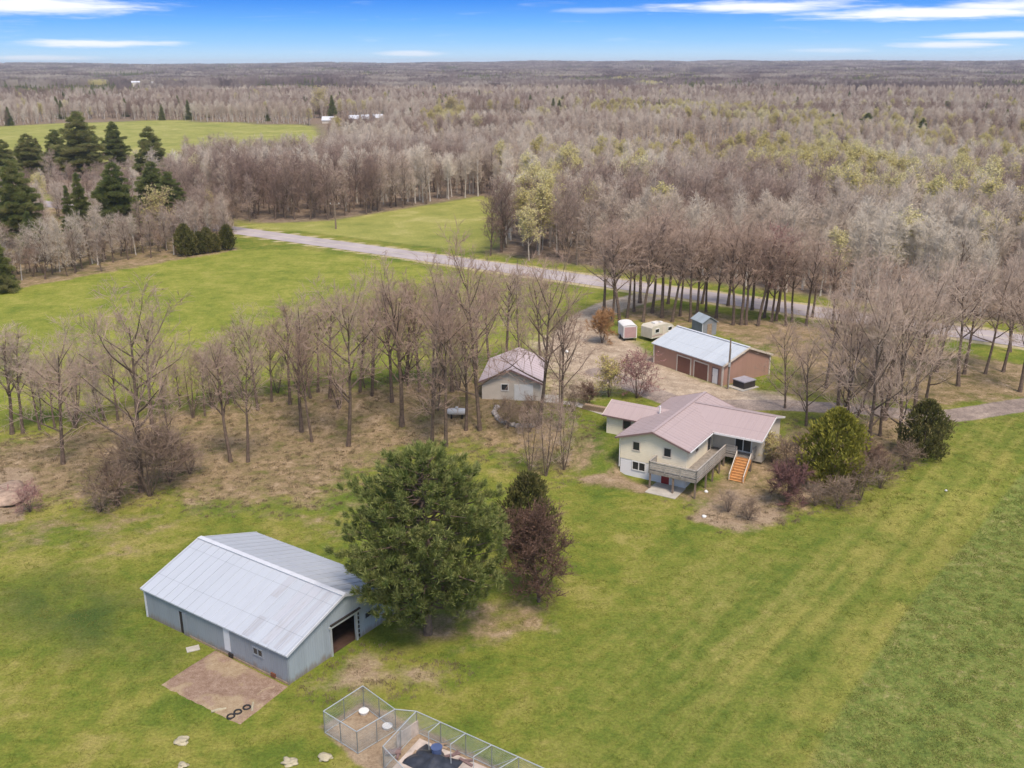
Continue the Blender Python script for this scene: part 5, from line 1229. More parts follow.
# belt of bare trees along the left field
for k, bx, by, ty, lab, w in [
    ('oak', 142, 492, 292, 'large spreading bare tree in front of the left hay field', .82),
    ('oak_b', 63, 464, 330, 'medium spreading bare tree left of the large spreading one', .85),
    ('maple', 152, 424, 312, 'bare tree directly behind the large spreading one, at the field edge', .8),
    ('maple_b', 12, 434, 322, 'slim bare tree at the field edge, nearest the left border', .9),
    ('row', 23, 433, 328, 'slim bare tree at the field edge, next to the leftmost one', .8),
    ('sapling_b', 76, 428, 360, 'thin many-stemmed bare tree at the field edge behind the medium spreading one', 1.0),
    ('sapling', 171, 446, 372, 'thin young bare tree right of the large spreading one', .9),
    ('sapling_b', 193, 418, 352, 'thin clump of bare stems at the field edge, left of two slim trunks', .9),
    ('maple_b', 231, 462, 335, 'left one of two slim bare trees standing close above the barn', .75),
    ('row_b', 248, 462, 345, 'right one of two slim bare trees standing close above the barn', .7),
    ('maple', 258, 410, 316, 'bare tree at the field edge behind the two slim trunks', .8),
    ('oak_c', 348, 446, 285, 'stout bare tree with a thick trunk in the middle of the belt', .72),
    ('maple', 302, 432, 305, 'bare tree left of the stout one, in its front rank', .75),
    ('row', 290, 404, 300, 'slim bare tree at the field edge left of the stout one', .8),
    ('row_b', 330, 398, 290, 'slim bare tree at the field edge just behind the stout one', .8),
    ('maple_b', 312, 442, 330, 'thin bare tree squeezed against the left side of the stout one', .6),
    ('maple_c', 372, 396, 290, 'twin-stemmed bare tree at the field edge right of the stout one', .8),
    ('maple', 402, 426, 272, 'tall bare tree halfway between the stout one and the garage', .75),
    ('row', 392, 402, 280, 'slim bare tree behind the tall one halfway to the garage', .8),
    ('maple_c', 432, 444, 285, 'tall many-stemmed bare tree above the big pine', .72),
    ('row_b', 446, 446, 300, 'slim bare tree leaning beside the many-stemmed one above the pine', .7),
    ('row', 420, 392, 278, 'slim bare tree at the field edge behind the many-stemmed one', .8),
    ('oak_b', 480, 430, 245, 'tall dark-trunked bare tree in front of the garage, left of its window', .62),
    ('maple_b', 466, 430, 300, 'slim bare tree beside the white propane tank', .7),
    ('row', 452, 392, 270, 'slim bare tree at the field edge left of the garage', .8),
    ('oak_c', 538, 428, 262, 'forked bare tree in front of the right half of the garage', .66),
    ('maple', 560, 430, 300, 'bare tree next to the yard light pole', .62),
    ('row_b', 505, 372, 262, 'slim bare tree behind the garage roof', .8)]:
    tree_px(k, bx, by, ty, lab, w, group=None)
for i, (bx, by, ty) in enumerate([(205, 416, 350), (213, 408, 345), (228, 404, 330), (243, 398, 322), (272, 402, 322), (318, 392, 300), (360, 392, 292), (408, 386, 285), (444, 388, 285), (476, 384, 280), (490, 372, 270), (520, 366, 268), (540, 362, 275), (40, 430, 350), (55, 428, 352), (100, 424, 345), (118, 420, 340)]):
    tree_px(['row', 'row_b', 'maple_b', 'wood_c'][i % 4], bx, by, ty, f'{ORD[i]} of the slim back-rank bare trees fringing the left hay field', .75, group='slim bare trees fringing the left hay field')
for i, (bx, by, ty) in enumerate([(530, 474, 408), (546, 476, 396), (564, 470, 402)]):
    tree_px('sapling_b', bx, by, ty, ['thin grey thicket tree nearest the dark cedar', 'tallest thin grey thicket tree left of the house', 'thin grey thicket tree nearest the house corner'][i], .8, group='thicket trees left of the house')
# row behind the trailers and along the road
RX = [(604, 316, 220), (612, 322, 228), (620, 326, 215), (627, 318, 222), (634, 312, 225), (643, 322, 218), (652, 313, 222), (662, 318, 215), (672, 322, 222), (680, 316, 226), (690, 322, 230), (697, 316, 222), (706, 312, 228), (716, 318, 232), (733, 325, 225), (741, 325, 222), (746, 325, 232), (758, 326, 228), (764, 318, 225), (776, 321, 235), (786, 326, 232), (792, 322, 240), (806, 326, 238), (812, 318, 240), (832, 330, 248), (860, 336, 252), (640, 303, 208), (668, 304, 212), (702, 304, 215), (728, 306, 218), (752, 310, 220), (778, 312, 222)]
RX.sort()
for i, (bx, by, ty) in enumerate(RX):
    tree_px(['row', 'row_b', 'maple_b', 'maple'][(i * 7) % 4], bx, by, ty + rng.uniform(-6, 6), f'{ORD[i]} bare tree from the left in the row between workshop and road', rng.uniform(.75, 1.0), group='bare trees between workshop and road')
for i in range(14):
    u = (i + .5) / 14; bx = 30 + 450 * u + rng.uniform(-8, 8); by = 428 - 40 * min(1, u * 1.5) + rng.uniform(-8, 26)
    tree_px(['sapling', 'sapling_b'][i % 2], bx, by, by - rng.uniform(38, 75), 'thin bare sapling in the undergrowth of the belt beside the left hay field', rng.uniform(.9, 1.3), 'sapling', 'sapling', 'thin saplings in the undergrowth of the left belt')
tree_px('red_maple', 772, 322, 226, 'reddish budding maple in the row between workshop and road', 1.0)
# cluster at the right
for k, bx, by, ty, lab, w in [
    ('low_oak', 868, 453, 285, 'big bare tree with a dark leaning trunk right of the arborvitae', .8), ('low_oak', 899, 447, 290, 'big bare tree in front of the dark cedar on the right', .75), ('low_oak', 806, 426, 338, 'low spreading bare tree between house and driveway', .9), ('low_oak', 842, 432, 305, 'spreading bare tree behind the left edge of the arborvitae', .75), ('low_oak', 880, 436, 300, 'spreading bare tree between the two big ones at right', .7), ('low_oak', 926, 400, 290, 'spreading bare tree on the bank where the driveway bends', .8), ('low_oak', 785, 408, 322, 'spreading bare tree across the driveway from the hot tub', .8),
    ('maple', 838, 410, 285, 'bare tree behind the arborvitae, beside the driveway', .75),
    ('maple_c', 850, 434, 300, 'many-stemmed bare tree just behind the big leaning one', .7),
    ('maple', 884, 420, 275, 'bare tree behind the two big ones on the driveway bank', .8),
    ('maple', 915, 412, 280, 'bare tree where the driveway curves on the right', .8),
    ('oak_c', 985, 374, 262, 'leaning bare tree at the right, on the road side of the driveway', .7),
    ('maple_b', 936, 372, 258, 'slim bare tree left of the leaning one by the road', .8),
    ('row', 964, 374, 265, 'slim bare tree squeezed behind the leaning one by the road', .8),
    ('row_b', 1003, 372, 270, 'slim bare tree close to the right border, by the road', .8),
    ('maple', 1020, 392, 280, 'bare tree cut by the right border above the driveway', .8)]:
    tree_px(k, bx, by, ty, lab, w)
for i, (bx, by, ty) in enumerate([(826, 388, 290), (868, 388, 275), (896, 386, 272), (958, 386, 268), (888, 362, 262), (918, 366, 258), (1010, 352, 258)]):
    tree_px(['row', 'wood_c', 'maple_b', 'row_b'][i % 4], bx, by, ty, f'{ORD[i]} slim bare tree of the grove between driveway and road on the right', .85, group='slim grove trees between driveway and road')
# shrubs and evergreens round the house
tree_px('arborvitae', 832, 486, 412, 'bushy yellow-green arborvitae standing right of the house', 1.0, 'arborvitae', 'evergreen')
tree_px('cedar', 922, 458, 402, 'dark green cedar at the edge of the brush on the right', 1.0, 'cedar_tree', 'cedar')
for i, (k, bx, by, ty, lab, w) in enumerate([
    ('brush_red', 786, 504, 470, 'dark reddish purple shrub below the house corner', 1.2), ('brush_green', 772, 462, 440, 'pale budding shrub against the right wall of the house', 1.2), ('brush', 790, 474, 440, 'bare pale shrub between house and arborvitae', 1.2),
    ('brush_green', 609, 397, 366, 'yellow-green shrub in the gravel yard before the house', 1.0), ('brush_pink', 637, 398, 364, 'pinkish bare shrub in the gravel yard before the house', 1.25), ('brush_orange', 602, 343, 316, 'rusty orange shrub left of the cargo trailer', 1.0),
    ('brush_b', 860, 500, 470, 'bare brush right of the arborvitae, in front of the leaning tree', 1.3), ('brush', 838, 508, 482, 'low bare brush in front of the arborvitae', 1.5), ('brush_b', 880, 488, 462, 'grey tangled brush left of the dark cedar', 1.3), ('brush', 815, 506, 486, 'low bare brush left of the arborvitae foot', 1.4), ('brush', 905, 470, 446, 'low bare brush beneath the dark cedar', 1.3), ('brush_dark', 872, 474, 450, 'dark brush at the foot of the leaning bare tree', 1.2),
    ('brush_b', 150, 496, 445, 'grey bare brush at the foot of the large spreading tree', 1.4), ('brush', 118, 506, 468, 'brown brush left of the large spreading tree foot', 1.5), ('brush_b', 170, 482, 440, 'tall grey brush right of the large spreading tree', 1.2), ('brush', 100, 512, 484, 'low brown brush toward the green patch at left', 1.5), ('brush', 190, 474, 448, 'low brown brush between the large tree and the slim pair', 1.3), ('brush_b', 135, 470, 440, 'brown brush behind the large spreading tree', 1.4),
    ('brush', 508, 428, 402, 'bare shrub inside the stone edged flower bed, left', 1.2), ('brush_b', 530, 432, 404, 'bare shrub inside the stone edged flower bed, right', 1.2), ('brush', 572, 412, 388, 'dark bare shrub beside the front path', 1.2), ('brush_dark', 588, 405, 388, 'dark low hedge shrub beside the firewood', 1.3),
    ('brush', 748, 520, 502, 'pale low brush on the bare slope below the deck', 1.4), ('brush', 728, 512, 494, 'short dry brush beside the deck slope stones', 1.4), ('brush_pink', 30, 512, 492, 'low pinkish brush beside the brush pile', 1.4)]):
    tree_px(k, bx, by, ty, lab, w, 'shrub', 'shrub')
# woodlot on the left: conifers, budding trees, bare trees
for k, bx, by, ty, lab, w in [
    ('white_pine', 84, 178, 112, 'tallest dark pine at the back of the left woodlot', 1.35), ('white_pine', 118, 172, 122, 'dark pine right of the tallest one at the back of the woodlot', 1.0), ('white_pine_b', 154, 186, 127, 'dark pine nearest the far field at the back of the woodlot', 1.05), ('white_pine', 60, 176, 130, 'dark pine left of the tallest one at the back of the woodlot', 1.2), ('white_pine_b', 32, 180, 134, 'dark broad pine at the back of the woodlot near the left border', 1.3), ('white_pine_b', 8, 186, 140, 'dark pine at the back of the woodlot cut by the left border', 1.2), ('spruce', 40, 172, 138, 'small dark spruce between the back pines', 1.2),
    ('white_pine', 22, 246, 160, 'large green pine at the left end of the woodlot', 1.0), ('spruce', 84, 236, 173, 'dark spruce at the middle of the woodlot', .9), ('spruce_b', 72, 236, 186, 'slim dark spruce left of the middle spruce', .8), ('white_pine_b', 120, 236, 163, 'brownish green pine right of the middle spruce', 1.1), ('spruce_b', 140, 240, 196, 'short dark spruce under the brownish green pine', 1.0), ('white_pine_b', 156, 218, 162, 'bushy pine at the right end of the woodlot', 1.2), ('white_pine', 172, 222, 172, 'dense low pine at the right end of the woodlot', 1.2), ('spruce', 2, 292, 226, 'dark spruce at the left border beside the hay field', 1.0), ('spruce_b', 34, 262, 212, 'dark spruce behind bare stems on the left', 1.1)]:
    tree_px(k, bx, by, ty, lab, w, 'pine_tree' if 'pine' in lab else 'spruce_tree', 'conifer')
for i, (bx, by, ty) in enumerate([(186, 256, 228), (193, 255, 230), (200, 254, 232), (208, 253, 230), (216, 252, 231), (228, 250, 224)]):
    tree_px('cedar_small', bx, by, ty + (i * 5 % 7) - 2, f'{ORD[i]} small cedar from the left in the clump at the right end of the woodlot', .8, 'cedar_tree', 'cedar', 'small cedars at the end of the woodlot')
tree_px('bud_wide', 162, 246, 190, 'pale budding birch at the right end of the woodlot', 1.0, 'budding_tree', 'tree')
tree_px('bud_wide', 212, 222, 192, 'small pale budding tree beside the road bend', .8, 'budding_tree', 'tree')
tree_px('brush_red', 197, 224, 206, 'reddish bare shrub beside the road bend', 1.2, 'shrub', 'shrub')
for i in range(30):
    u = (i + .5) / 30; bx = 3 + 228 * u; by = 288 - 42 * u + rng.uniform(-12, 1); ty = by - rng.uniform(45, 66) * (1 - .25 * u)
    tree_px(['wood_c', 'wood', 'wood_b', 'wood_c', 'wood'][i % 5], bx, by, ty, f'{ORD[i]} bare tree from the left along the front of the left woodlot', rng.uniform(.8, 1.2), group='bare trees along the front of the left woodlot')

# dark evergreens, bright trees and roofs far out in the woods
for k, bx, by, ty, lab, nm, ct, w in [
    ('spruce', 333, 122, 95, 'single dark spruce standing beyond the right end of the far field', 'spruce_tree', 'conifer', .9), ('white_pine', 866, 134, 113, 'dark round pine far out in the woods, left of its lone neighbour', 'pine_tree', 'conifer', 1.6), ('white_pine_b', 921, 140, 118, 'dark pine far out in the woods, right of the round one', 'pine_tree', 'conifer', 1.0), ('white_pine', 946, 116, 101, 'broad dark pine far out, farther than the pair of pines at right', 'pine_tree', 'conifer', 2.0),
    ('bud_wide', 451, 124, 97, 'large round yellow budding tree far out beyond the far field', 'budding_tree', 'tree', 1.25), ('bud_wide', 322, 118, 88, 'yellow budding tree behind the lone spruce by the far field', 'budding_tree', 'tree', 1.1)]:
    tree_px(k, bx, by, ty, lab, w, nm, ct)
for i, (bx, by, w_) in enumerate([(322, 123.5, 16), (349, 122, 12), (362, 121.5, 9), (374, 121, 12), (132, 88, 24), (152, 88, 20)]):
    g = G(bx, by); t = thing('farmhouse' if i in (0, 4) else 'farm_shed', ['long pale farm building left end of the far farmyard', 'small white shed of the far farmyard, beside the long building', 'smallest white shed of the far farmyard', 'white shed at the right end of the far farmyard', 'pale house far off above the left field strip', 'pale barn far off right of the distant house'][i], 'farm building', (g.x, g.y, g.z + (2.5 if i > 3 else 0)), .1 * i)
    h_ = 2.4 if i < 4 else 7; d_ = 7; w_ *= .6
    MB().prism([(0, 0, -3), (0, d_, -3), (0, d_, h_), (0, d_ / 2, h_ + 2.2), (0, 0, h_)], (w_, 0, 0)).build('wall', M['garage_wall'], t)
    a = MB(); slope(a, [(-.3, -.4, h_ - .2), (w_ + .3, -.4, h_ - .2), (w_ + .3, d_ / 2, h_ + 2.4), (-.3, d_ / 2, h_ + 2.4)]); slope(a, [(-.3, d_ / 2 + .01, h_ + 2.4), (w_ + .3, d_ / 2 + .01, h_ + 2.4), (w_ + .3, d_ + .4, h_ - .2), (-.3, d_ + .4, h_ - .2)]); a.build('roof', M['fascia_metal'], t)
for i in range(26):
    u = (i + .5) / 26; bx = 6 + 226 * u + rng.uniform(-4, 4); by = 286 - 42 * u + rng.uniform(-16, -2)
    tree_px(['sapling_b', 'brush_b', 'sapling'][i % 3], bx, by, by - rng.uniform(14, 30), 'grey thicket shrub filling the foot of the left woodlot', rng.uniform(1.2, 1.7), 'shrub', 'shrub', 'thicket shrubs at the foot of the left woodlot')

# ------------------------------------------------------------------ the woods
CONIFERS = [(o.location.x, o.location.y) for o in C.objects if o.get('category') == 'conifer']
def woods():
    rs_ = np.random.RandomState(17)
    def candidates(d0, d1, step):
        k = .62; xs = np.arange(-d1 * k - 30, d1 * k + 30, step); ys = np.arange(60, d1 + step, step)
        X, Y = np.meshgrid(xs, ys); X = X.ravel() + rs_.uniform(-.45, .45, X.size) * step; Y = Y.ravel() + rs_.uniform(-.45, .45, Y.size) * step
        d = np.hypot(X, Y); ok = (d >= d0) & (d < d1) & (np.abs(X) < Y * .585 + 25); return X[ok], Y[ok]
    pts = []
    for d0, d1, st in ((100, 420, 4.6), (420, 900, 6.5), (900, 1500, 9.5)):
        X, Y = candidates(d0, d1, st); ok = (road_s(X, Y) > 9 + 2.5 * np.sin(X * .11) ** 2)
        lot = poly_sd(Z['litter_woodlot'], X, Y) > 1.5
        ok |= lot & (rs_.uniform(size=X.size) < .55)
        for nm, b in (('field_mid', -1), ('field_far', -3), ('field_thin', -8), ('farmyard', 0)): ok &= poly_sd(Z[nm], X, Y) < b
        for o in CONIFERS:
            r_ = math.hypot(o[0], o[1])
            for back, rad_ in ((0, 6), (10, 6), (20, 6), (32, 6)): ok &= np.hypot(X - o[0] * (1 - back / r_), Y - o[1] * (1 - back / r_)) > rad_
        pts.append((X[ok], Y[ok]))
    X = np.concatenate([p[0] for p in pts]); Y = np.concatenate([p[1] for p in pts])
    gap = np.array([mnoise.noise(Vector((a / 120, b / 95, 4.4))) for a, b in zip(X, Y)]); keep = ~((gap > .33) & (np.hypot(X, Y) > 330)); X, Y = X[keep], Y[keep]
    # yellow-budding stands grow in drifts
    fx, fy = [], []
    bud = np.zeros(X.size)
    for k_, (px, py, rx, ry) in enumerate(((545, 222, 24, 26), (800, 195, 40, 24), (862, 190, 45, 22), (640, 118, 70, 6), (452, 128, 14, 8), (790, 135, 50, 8), (905, 142, 60, 8), (700, 178, 40, 14), (490, 230, 12, 22), (335, 122, 12, 6), (720, 120, 60, 5), (960, 165, 50, 14), (620, 190, 50, 12), (20, 215, 40, 14), (960, 205, 40, 16))):
        g = G(px, py); e = G(px + rx, py); f = G(px, py - ry); ax = (e - g).length; ay = (f - g).length
        bud = np.maximum(bud, (1.5 if k_ in (0, 1, 2, 4, 8) else 1.0) * np.exp(-((X - g.x) / ax) ** 2 - ((Y - g.y) / ay) ** 2))
    nz = np.array([mnoise.noise(Vector((a / 45, b / 60, 2.2))) for a, b in zip(X, Y)])
    isb = rs_.uniform(size=X.size) < np.clip(bud * .60 + np.where((X > 0) & (nz > .25), .08, .008), 0, .95)
    isc = (~isb) & (rs_.uniform(size=X.size) < np.where(np.hypot(X, Y) > 600, .02, .0))
    dist = np.hypot(X, Y); order = np.argsort(dist)
    hgt = rs_.uniform(10.5, 17.0, X.size) * np.where(np.hypot(X, Y) > 330, .86, 1.0) * np.where(road_s(X, Y) < 0, .72, 1.0) * (1 + .1 * nz)
    hgt *= np.where(np.abs(bud) > .5, .92, 1.0)
    lowp = poly_sd([tuple(G(*p)[:2]) for p in ((-120, 200), (175, 205), (190, 172), (150, 160), (-120, 160))], X, Y) > 0
    hgt = np.where(lowp, hgt * .62, hgt)
    st = np.array([mnoise.noise(Vector((a / 110, b / 75, 6.6))) for a, b in zip(X, Y)]) + .12 * np.where(np.hypot(X, Y) > 300, 1, -1.5)
    st -= .42 * ((X < -2) & (np.hypot(X, Y) < 430)); pale = rs_.uniform(size=X.size) < np.clip(.40 + st * 3.2, .04, .9)
    nb = 0; ny = 0; left = []
    already = sum(1 for o in C.objects if o.name.startswith('bare_tree'))
    BUDGET = max(0, 296 - already)
    inview = lambda x, y: abs(x) < y * .535
    for i in order:
        if inview(X[i], Y[i]) and not isc[i]:
            if isb[i] and ny < 90:
                plant(('bud', 'bud_b')[i % 2], 'budding_tree', 'yellow-green budding poplar among the bare woods beyond the road' if road_s(X[i], Y[i]) > 0 else 'yellow-green budding poplar inside the left woodlot', 'tree', (X[i], Y[i]), hgt[i], rs_.uniform(0, 6.28), 'budding trees in the woods' if road_s(X[i], Y[i]) > 0 else 'budding trees in the left woodlot', rs_.uniform(.9, 1.25)); ny += 1; continue
            if not isb[i] and nb < BUDGET:
                a, b = pix((X[i], Y[i], TOPZ)); far = road_s(X[i], Y[i]) > 0
                lab = 'bare tree inside the left woodlot, behind its front rank' if not far else 'bare tree at the front of the woods behind the far end of the road' if a < 500 else 'bare tree at the front of the woods across the road from the workshop' if a < 790 else 'bare tree at the front of the woods across the road on the right'
                plant(('wood_b', 'wood_d')[i % 2] if pale[i] else ('wood', 'wood_c')[i % 2], 'bare_tree', lab, 'tree', (X[i], Y[i]), hgt[i], rs_.uniform(0, 6.28), lab.replace('bare tree', 'bare trees'), rs_.uniform(.85, 1.3)); nb += 1; continue
        left.append(i)
    left = np.array(left)
    # one 'wood' object: points that carry instances of whole trees
    src = bpy.data.collections.new('wood_kinds'); kinds = ['wood', 'wood_b', 'wood_c', 'wood_d', 'bud', 'bud_b', 'spruce']
    def joined(key, nm):
        mats = []; V = []; F = []; MI = []; o = 0
        for pn, me in VAR[key][1]:
            mats.append(me.materials[0]); n = len(me.vertices); co = np.empty(n * 3, np.float32); me.vertices.foreach_get('co', co); V.append(co.reshape(-1, 3))
            for p in me.polygons: F.append([q + o for q in p.vertices]); MI.append(len(mats) - 1)
            o += n
        me = bpy.data.meshes.new(nm); me.from_pydata(np.concatenate(V).tolist(), [], F); me.update()
        for m in mats: me.materials.append(m)
        me.polygons.foreach_set('material_index', np.array(MI, np.int32)); return me
    for i, k in enumerate(kinds):
        ob = bpy.data.objects.new(f'{chr(97 + i)}_{k}', joined(k, k)); src.objects.link(ob)
    Hk = np.array([VAR[k][0] for k in kinds])
    vi = np.where(isc, 6, np.where(isb, 4 + rs_.randint(0, 2, X.size), rs_.randint(0, 2, X.size) * 2 + pale))
    scatter('woodland', X[left], Y[left], vi[left], hgt[left] / Hk[vi[left]], rs_.uniform(0, 6.28, len(left)), src)
    # far woods: patches of forest, coarser with distance
    src2 = bpy.data.collections.new('far_wood_kinds')
    for q in range(4):
        r = np.random.RandomState(70 + q); g = Geo(); gt = Geo()
        for t in range(34):
            cx, cy = r.uniform(-17, 17, 2); h = r.uniform(11, 17); n = 150; np.random.seed(q * 100 + t)
            rad = r.uniform(2.2, 3.8); zz = r.uniform(.35, 1, n); a = r.uniform(0, 6.28, n); rr = rad * np.sin(np.clip(zz * 2.9 - .4, 0.15, 3)) * r.uniform(.2, 1, n) ** .5
            A = np.stack([cx + rr * .5 * np.cos(a), cy + rr * .5 * np.sin(a), zz * h - 1.2], 1); B = np.stack([cx + rr * np.cos(a), cy + rr * np.sin(a), zz * h + r.uniform(.5, 1.5, n)], 1)
            (gt if False else g).cones(A, B, .06, .4)
            g.cones([[cx, cy, -1]], [[cx + r.uniform(-1, 1), cy + r.uniform(-1, 1), h * .9]], .16, .3)
        ob = bpy.data.objects.new(f'{chr(97 + q)}_patch', g.mesh('patch', M['twig_far'])); src2.objects.link(ob)
    # dark evergreen and budding patches
    r = np.random.RandomState(90); g = Geo()
    for t in range(9):
        cx, cy = r.uniform(-14, 14, 2); h = r.uniform(11, 18); n = 260; zz = r.uniform(.1, 1, n); a = r.uniform(0, 6.28, n); rr = 3.2 * (1 - zz) ** .7 + .2
        A = np.stack([cx + rr * .3 * np.cos(a), cy + rr * .3 * np.sin(a), zz * h], 1); B = np.stack([cx + rr * np.cos(a), cy + rr * np.sin(a), zz * h - .3], 1); g.blades(A, B, .5)
    ob = bpy.data.objects.new('e_evergreen', g.mesh('evergreen', M['needle_dark'])); src2.objects.link(ob)
    g = Geo()
    for t in range(26):
        cx, cy = r.uniform(-17, 17, 2); h = r.uniform(11, 16); n = 150; zz = r.uniform(.35, 1, n); a = r.uniform(0, 6.28, n); rr = 3.2 * np.sin(np.clip(zz * 2.9 - .4, 0.15, 3)) * r.uniform(.3, 1, n) ** .5
        A = np.stack([cx + rr * np.cos(a), cy + rr * np.sin(a), zz * h], 1); g.blades(A, A + r.normal(size=(n, 3)) * .7, .3)
    ob = bpy.data.objects.new('f_budding', g.mesh('budding', M['bud'])); src2.objects.link(ob)
    PX, PY, PV, PS = [], [], [], []
    for d0, d1, st in ((1500, 2600, 27), (2600, 4200, 36), (4200, 7500, 58)):
        X, Y = candidates(d0, d1, st)
        ok = poly_sd(Z['field_thin'], X, Y) < -15
        nz = np.array([mnoise.noise(Vector((a / 330, b / 700, 5.2))) for a, b in zip(X, Y)])
        ok &= nz > -.42; X, Y, nz = X[ok], Y[ok], nz[ok]
        u = rs_.uniform(size=X.size); n2_ = np.array([mnoise.noise(Vector((a / 160, b / 420, 9.2))) for a, b in zip(X, Y)])
        v = np.where(u < np.clip((n2_ - .02) * 2.0, .03, .8), 4, np.where((u > .93) & (nz > 0) & (np.hypot(X, Y) < 2600), 5, rs_.randint(0, 4, X.size)))
        PX.append(X); PY.append(Y); PV.append(v); PS.append(np.full(X.size, st / 30.0) ** .4 * np.random.uniform(.85, 1.15, X.size))
    X = np.concatenate(PX); Y = np.concatenate(PY)
    scatter('distant_woodland', X, Y, np.concatenate(PV), np.concatenate(PS), rs_.uniform(0, 6.28, X.size), src2)
    print('woods: left', len(left), 'bare', nb, 'bud', ny, 'patches', X.size)

def scatter(name, X, Y, vi, sc, rz, src):
    me = bpy.data.meshes.new(name); n = len(X); co = np.stack([X, Y, terrain(X, Y) - .05], 1)
    me.vertices.add(n); me.vertices.foreach_set('co', co.astype(np.float32).ravel())
    for nm, tp, v in (('kind_index', 'INT', vi.astype(np.int32)), ('size', 'FLOAT', sc.astype(np.float32)), ('turn', 'FLOAT', rz.astype(np.float32))):
        a = me.attributes.new(nm, tp, 'POINT'); a.data.foreach_set('value', v)
    o = bpy.data.objects.new(name, me); C.objects.link(o); o['kind'] = 'stuff'
    o['label'] = 'bare hazy woods stretching away' if name == 'woodland' else 'far woods fading toward the horizon' if name == 'distant_woodland' else 'short tufty grass of the yard and hay strip'
    ng = bpy.data.node_groups.new(name, 'GeometryNodeTree')
    ng.interface.new_socket('Geometry', in_out='INPUT', socket_type='NodeSocketGeometry'); ng.interface.new_socket('Geometry', in_out='OUTPUT', socket_type='NodeSocketGeometry')
    N = ng.nodes; L = ng.links; gi = N.new('NodeGroupInput'); go = N.new('NodeGroupOutput')
    ci = N.new('GeometryNodeCollectionInfo'); ci.inputs['Collection'].default_value = src; ci.inputs['Separate Children'].default_value = True; ci.inputs['Reset Children'].default_value = True
    ip = N.new('GeometryNodeInstanceOnPoints'); ip.inputs['Pick Instance'].default_value = True
    def attr(nm, tp):
        a = N.new('GeometryNodeInputNamedAttribute'); a.data_type = tp; a.inputs['Name'].default_value = nm; return a.outputs['Attribute']
    cx = N.new('ShaderNodeCombineXYZ'); L.new(attr('turn', 'FLOAT'), cx.inputs[2])
    L.new(gi.outputs[0], ip.inputs['Points']); L.new(ci.outputs[0], ip.inputs['Instance']); L.new(attr('kind_index', 'INT'), ip.inputs['Instance Index'])
    e2r = N.new('FunctionNodeEulerToRotation'); L.new(cx.outputs[0], e2r.inputs[0]); L.new(e2r.outputs[0], ip.inputs['Rotation'])
    L.new(attr('size', 'FLOAT'), ip.inputs['Scale']); L.new(ip.outputs[0], go.inputs[0])
    md = o.modifiers.new('scatter', 'NODES'); md.node_group = ng
M['twig_far'] = tree_mat('far_twigs', (0.14, 0.10, 0.095), (0.30, 0.23, 0.205), (0.54, 0.465, 0.38), scale=.006)
woods()

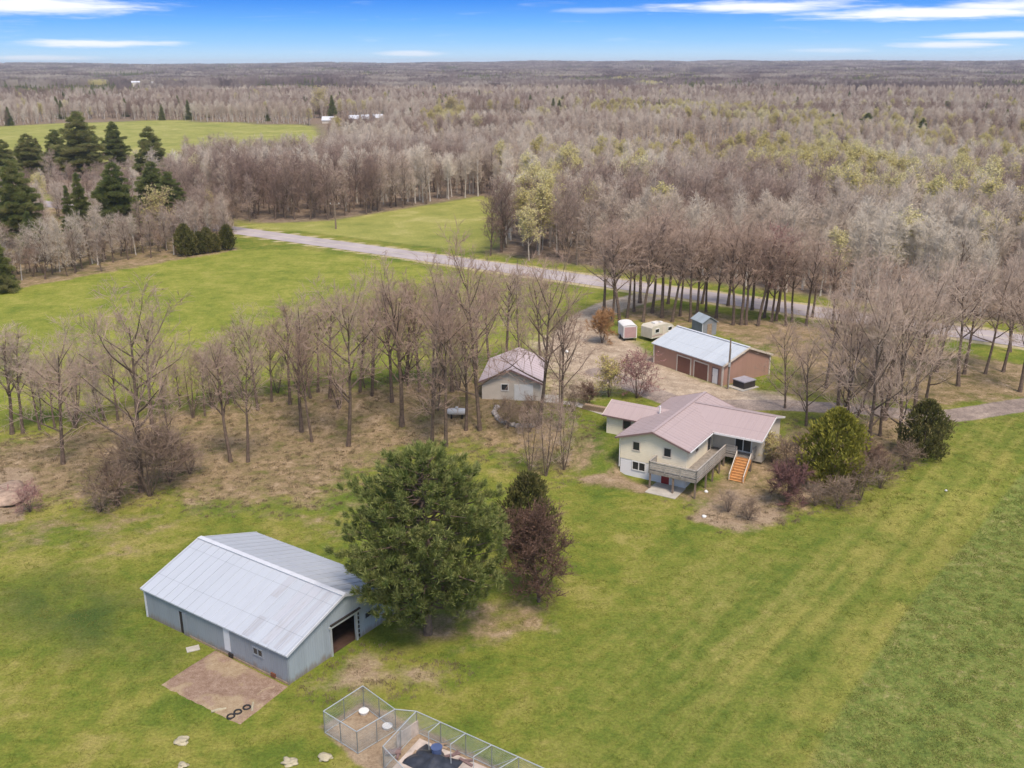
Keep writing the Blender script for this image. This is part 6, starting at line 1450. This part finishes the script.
def grass():
    rs_ = np.random.RandomState(5); src = bpy.data.collections.new('grass_kinds')
    cols = [('a_green', (0.10, 0.128, 0.020), (0.155, 0.172, 0.032), .10), ('b_yellow', (0.19, 0.175, 0.04), (0.28, 0.24, 0.07), .10), ('c_rough', (0.17, 0.20, 0.045), (0.29, 0.28, 0.085), .135), ('d_straw', (0.22, 0.165, 0.095), (0.34, 0.265, 0.165), .20)]
    for nm, c1, c2, h in cols:
        np.random.seed(len(nm) + int(h * 100)); n = 34; r = .26
        A = np.stack([np.random.normal(size=n) * r * .6, np.random.normal(size=n) * r * .6, np.zeros(n) - .02], 1)
        B = A + np.stack([np.random.normal(size=n) * .08, np.random.normal(size=n) * .08, np.random.uniform(.5, 1.2, n) * h], 1)
        g = Geo(); g.blades(A, B, .016); m = tree_mat('grass_' + nm[2:], c1, tuple((p + q) / 2 for p, q in zip(c1, c2)), c2, scale=.35, trans=.4)
        src.objects.link(bpy.data.objects.new(nm, g.mesh(nm, m)))
    n = 95000; X = rs_.uniform(-62, 72, n); Y = rs_.uniform(34, 128, n)
    ok = (np.abs(X) < Y * .56 + 3)
    for nm in ('pad', 'gravel', 'kennel'): ok &= poly_sd(Z[nm], X, Y) < 0
    ok &= line_d(DRIVE, X, Y) > 2.4
    def in_box(o, a, x0, x1, y0, y1):
        dx, dy = X - o[0], Y - o[1]; c, s_ = math.cos(a), math.sin(a); u = c * dx + s_ * dy; v = -s_ * dx + c * dy
        return (u > x0) & (u < x1) & (v > y0) & (v < y1)
    ok &= ~in_box((-15.97, 59.72), .965, -.2, 11.8, -.2, 16.4) & ~in_box(HO, HA, -5, 13.2, -3.2, 15) & ~in_box((27.47, 121.92), .604, -.3, 9.2, -.3, 13.3)
    lime = poly_sd(Z['lime'], X, Y) > -1; ok &= ~(lime & (rs_.uniform(size=n) < .5))
    X, Y = X[ok], Y[ok]; n = len(X)
    nz = np.array([mnoise.noise(Vector((a / 3.2, b / 3.2, 1.1))) + .6 * mnoise.noise(Vector((a / 11, b / 11, 7.1))) for a, b in zip(X, Y)])
    rough = poly_sd(Z['rough'], X, Y) > 0; lit = np.maximum(poly_sd(Z['litter_belt'], X, Y), poly_sd(Z['litter_right'], X, Y)) > -1.0; bare = np.maximum(poly_sd(Z['dirt_slope'], X, Y), poly_sd(Z['apron'], X, Y)) > 0
    u = rs_.uniform(size=n)
    v = np.where(rough, np.where(u < .8, 2, 1), np.where(lit | bare, np.where(u < .75, 3, 1), np.where(nz + (u - .5) * .7 > .22, 1, 0)))
    keep = rs_.uniform(size=n) < np.where(rough, 1.0, np.where(lit | bare, .30, np.clip(.62 + nz * .5, .2, 1)))
    X, Y, v = X[keep], Y[keep], v[keep]
    scatter('grass', X, Y, v, rs_.uniform(.6, 1.35, len(X)), rs_.uniform(0, 6.28, len(X)), src)
grass()

# ------------------------------------------------------------------ the air: pale haze from the lowest ground to just over the highest thing
def haze():
    mb = MB(); mb.box(-9000, -600, -1.5, 9000, 12000, 84)
    m = bpy.data.materials.new('hazy_air'); m.use_nodes = True; N = NT(m.node_tree); N.n.clear()
    out = N.new('ShaderNodeOutputMaterial'); v = N.new('ShaderNodeVolumePrincipled')
    v.inputs['Color'].default_value = (0.80, 0.84, 0.95, 1); v.inputs['Density'].default_value = 0.00009; v.inputs['Anisotropy'].default_value = 0.2
    N.l.new(v.outputs[0], out.inputs['Volume'])
    o = mb.build('haze', m); o['kind'] = 'stuff'; o['label'] = 'pale bluish air over the far woods'
haze()
#END
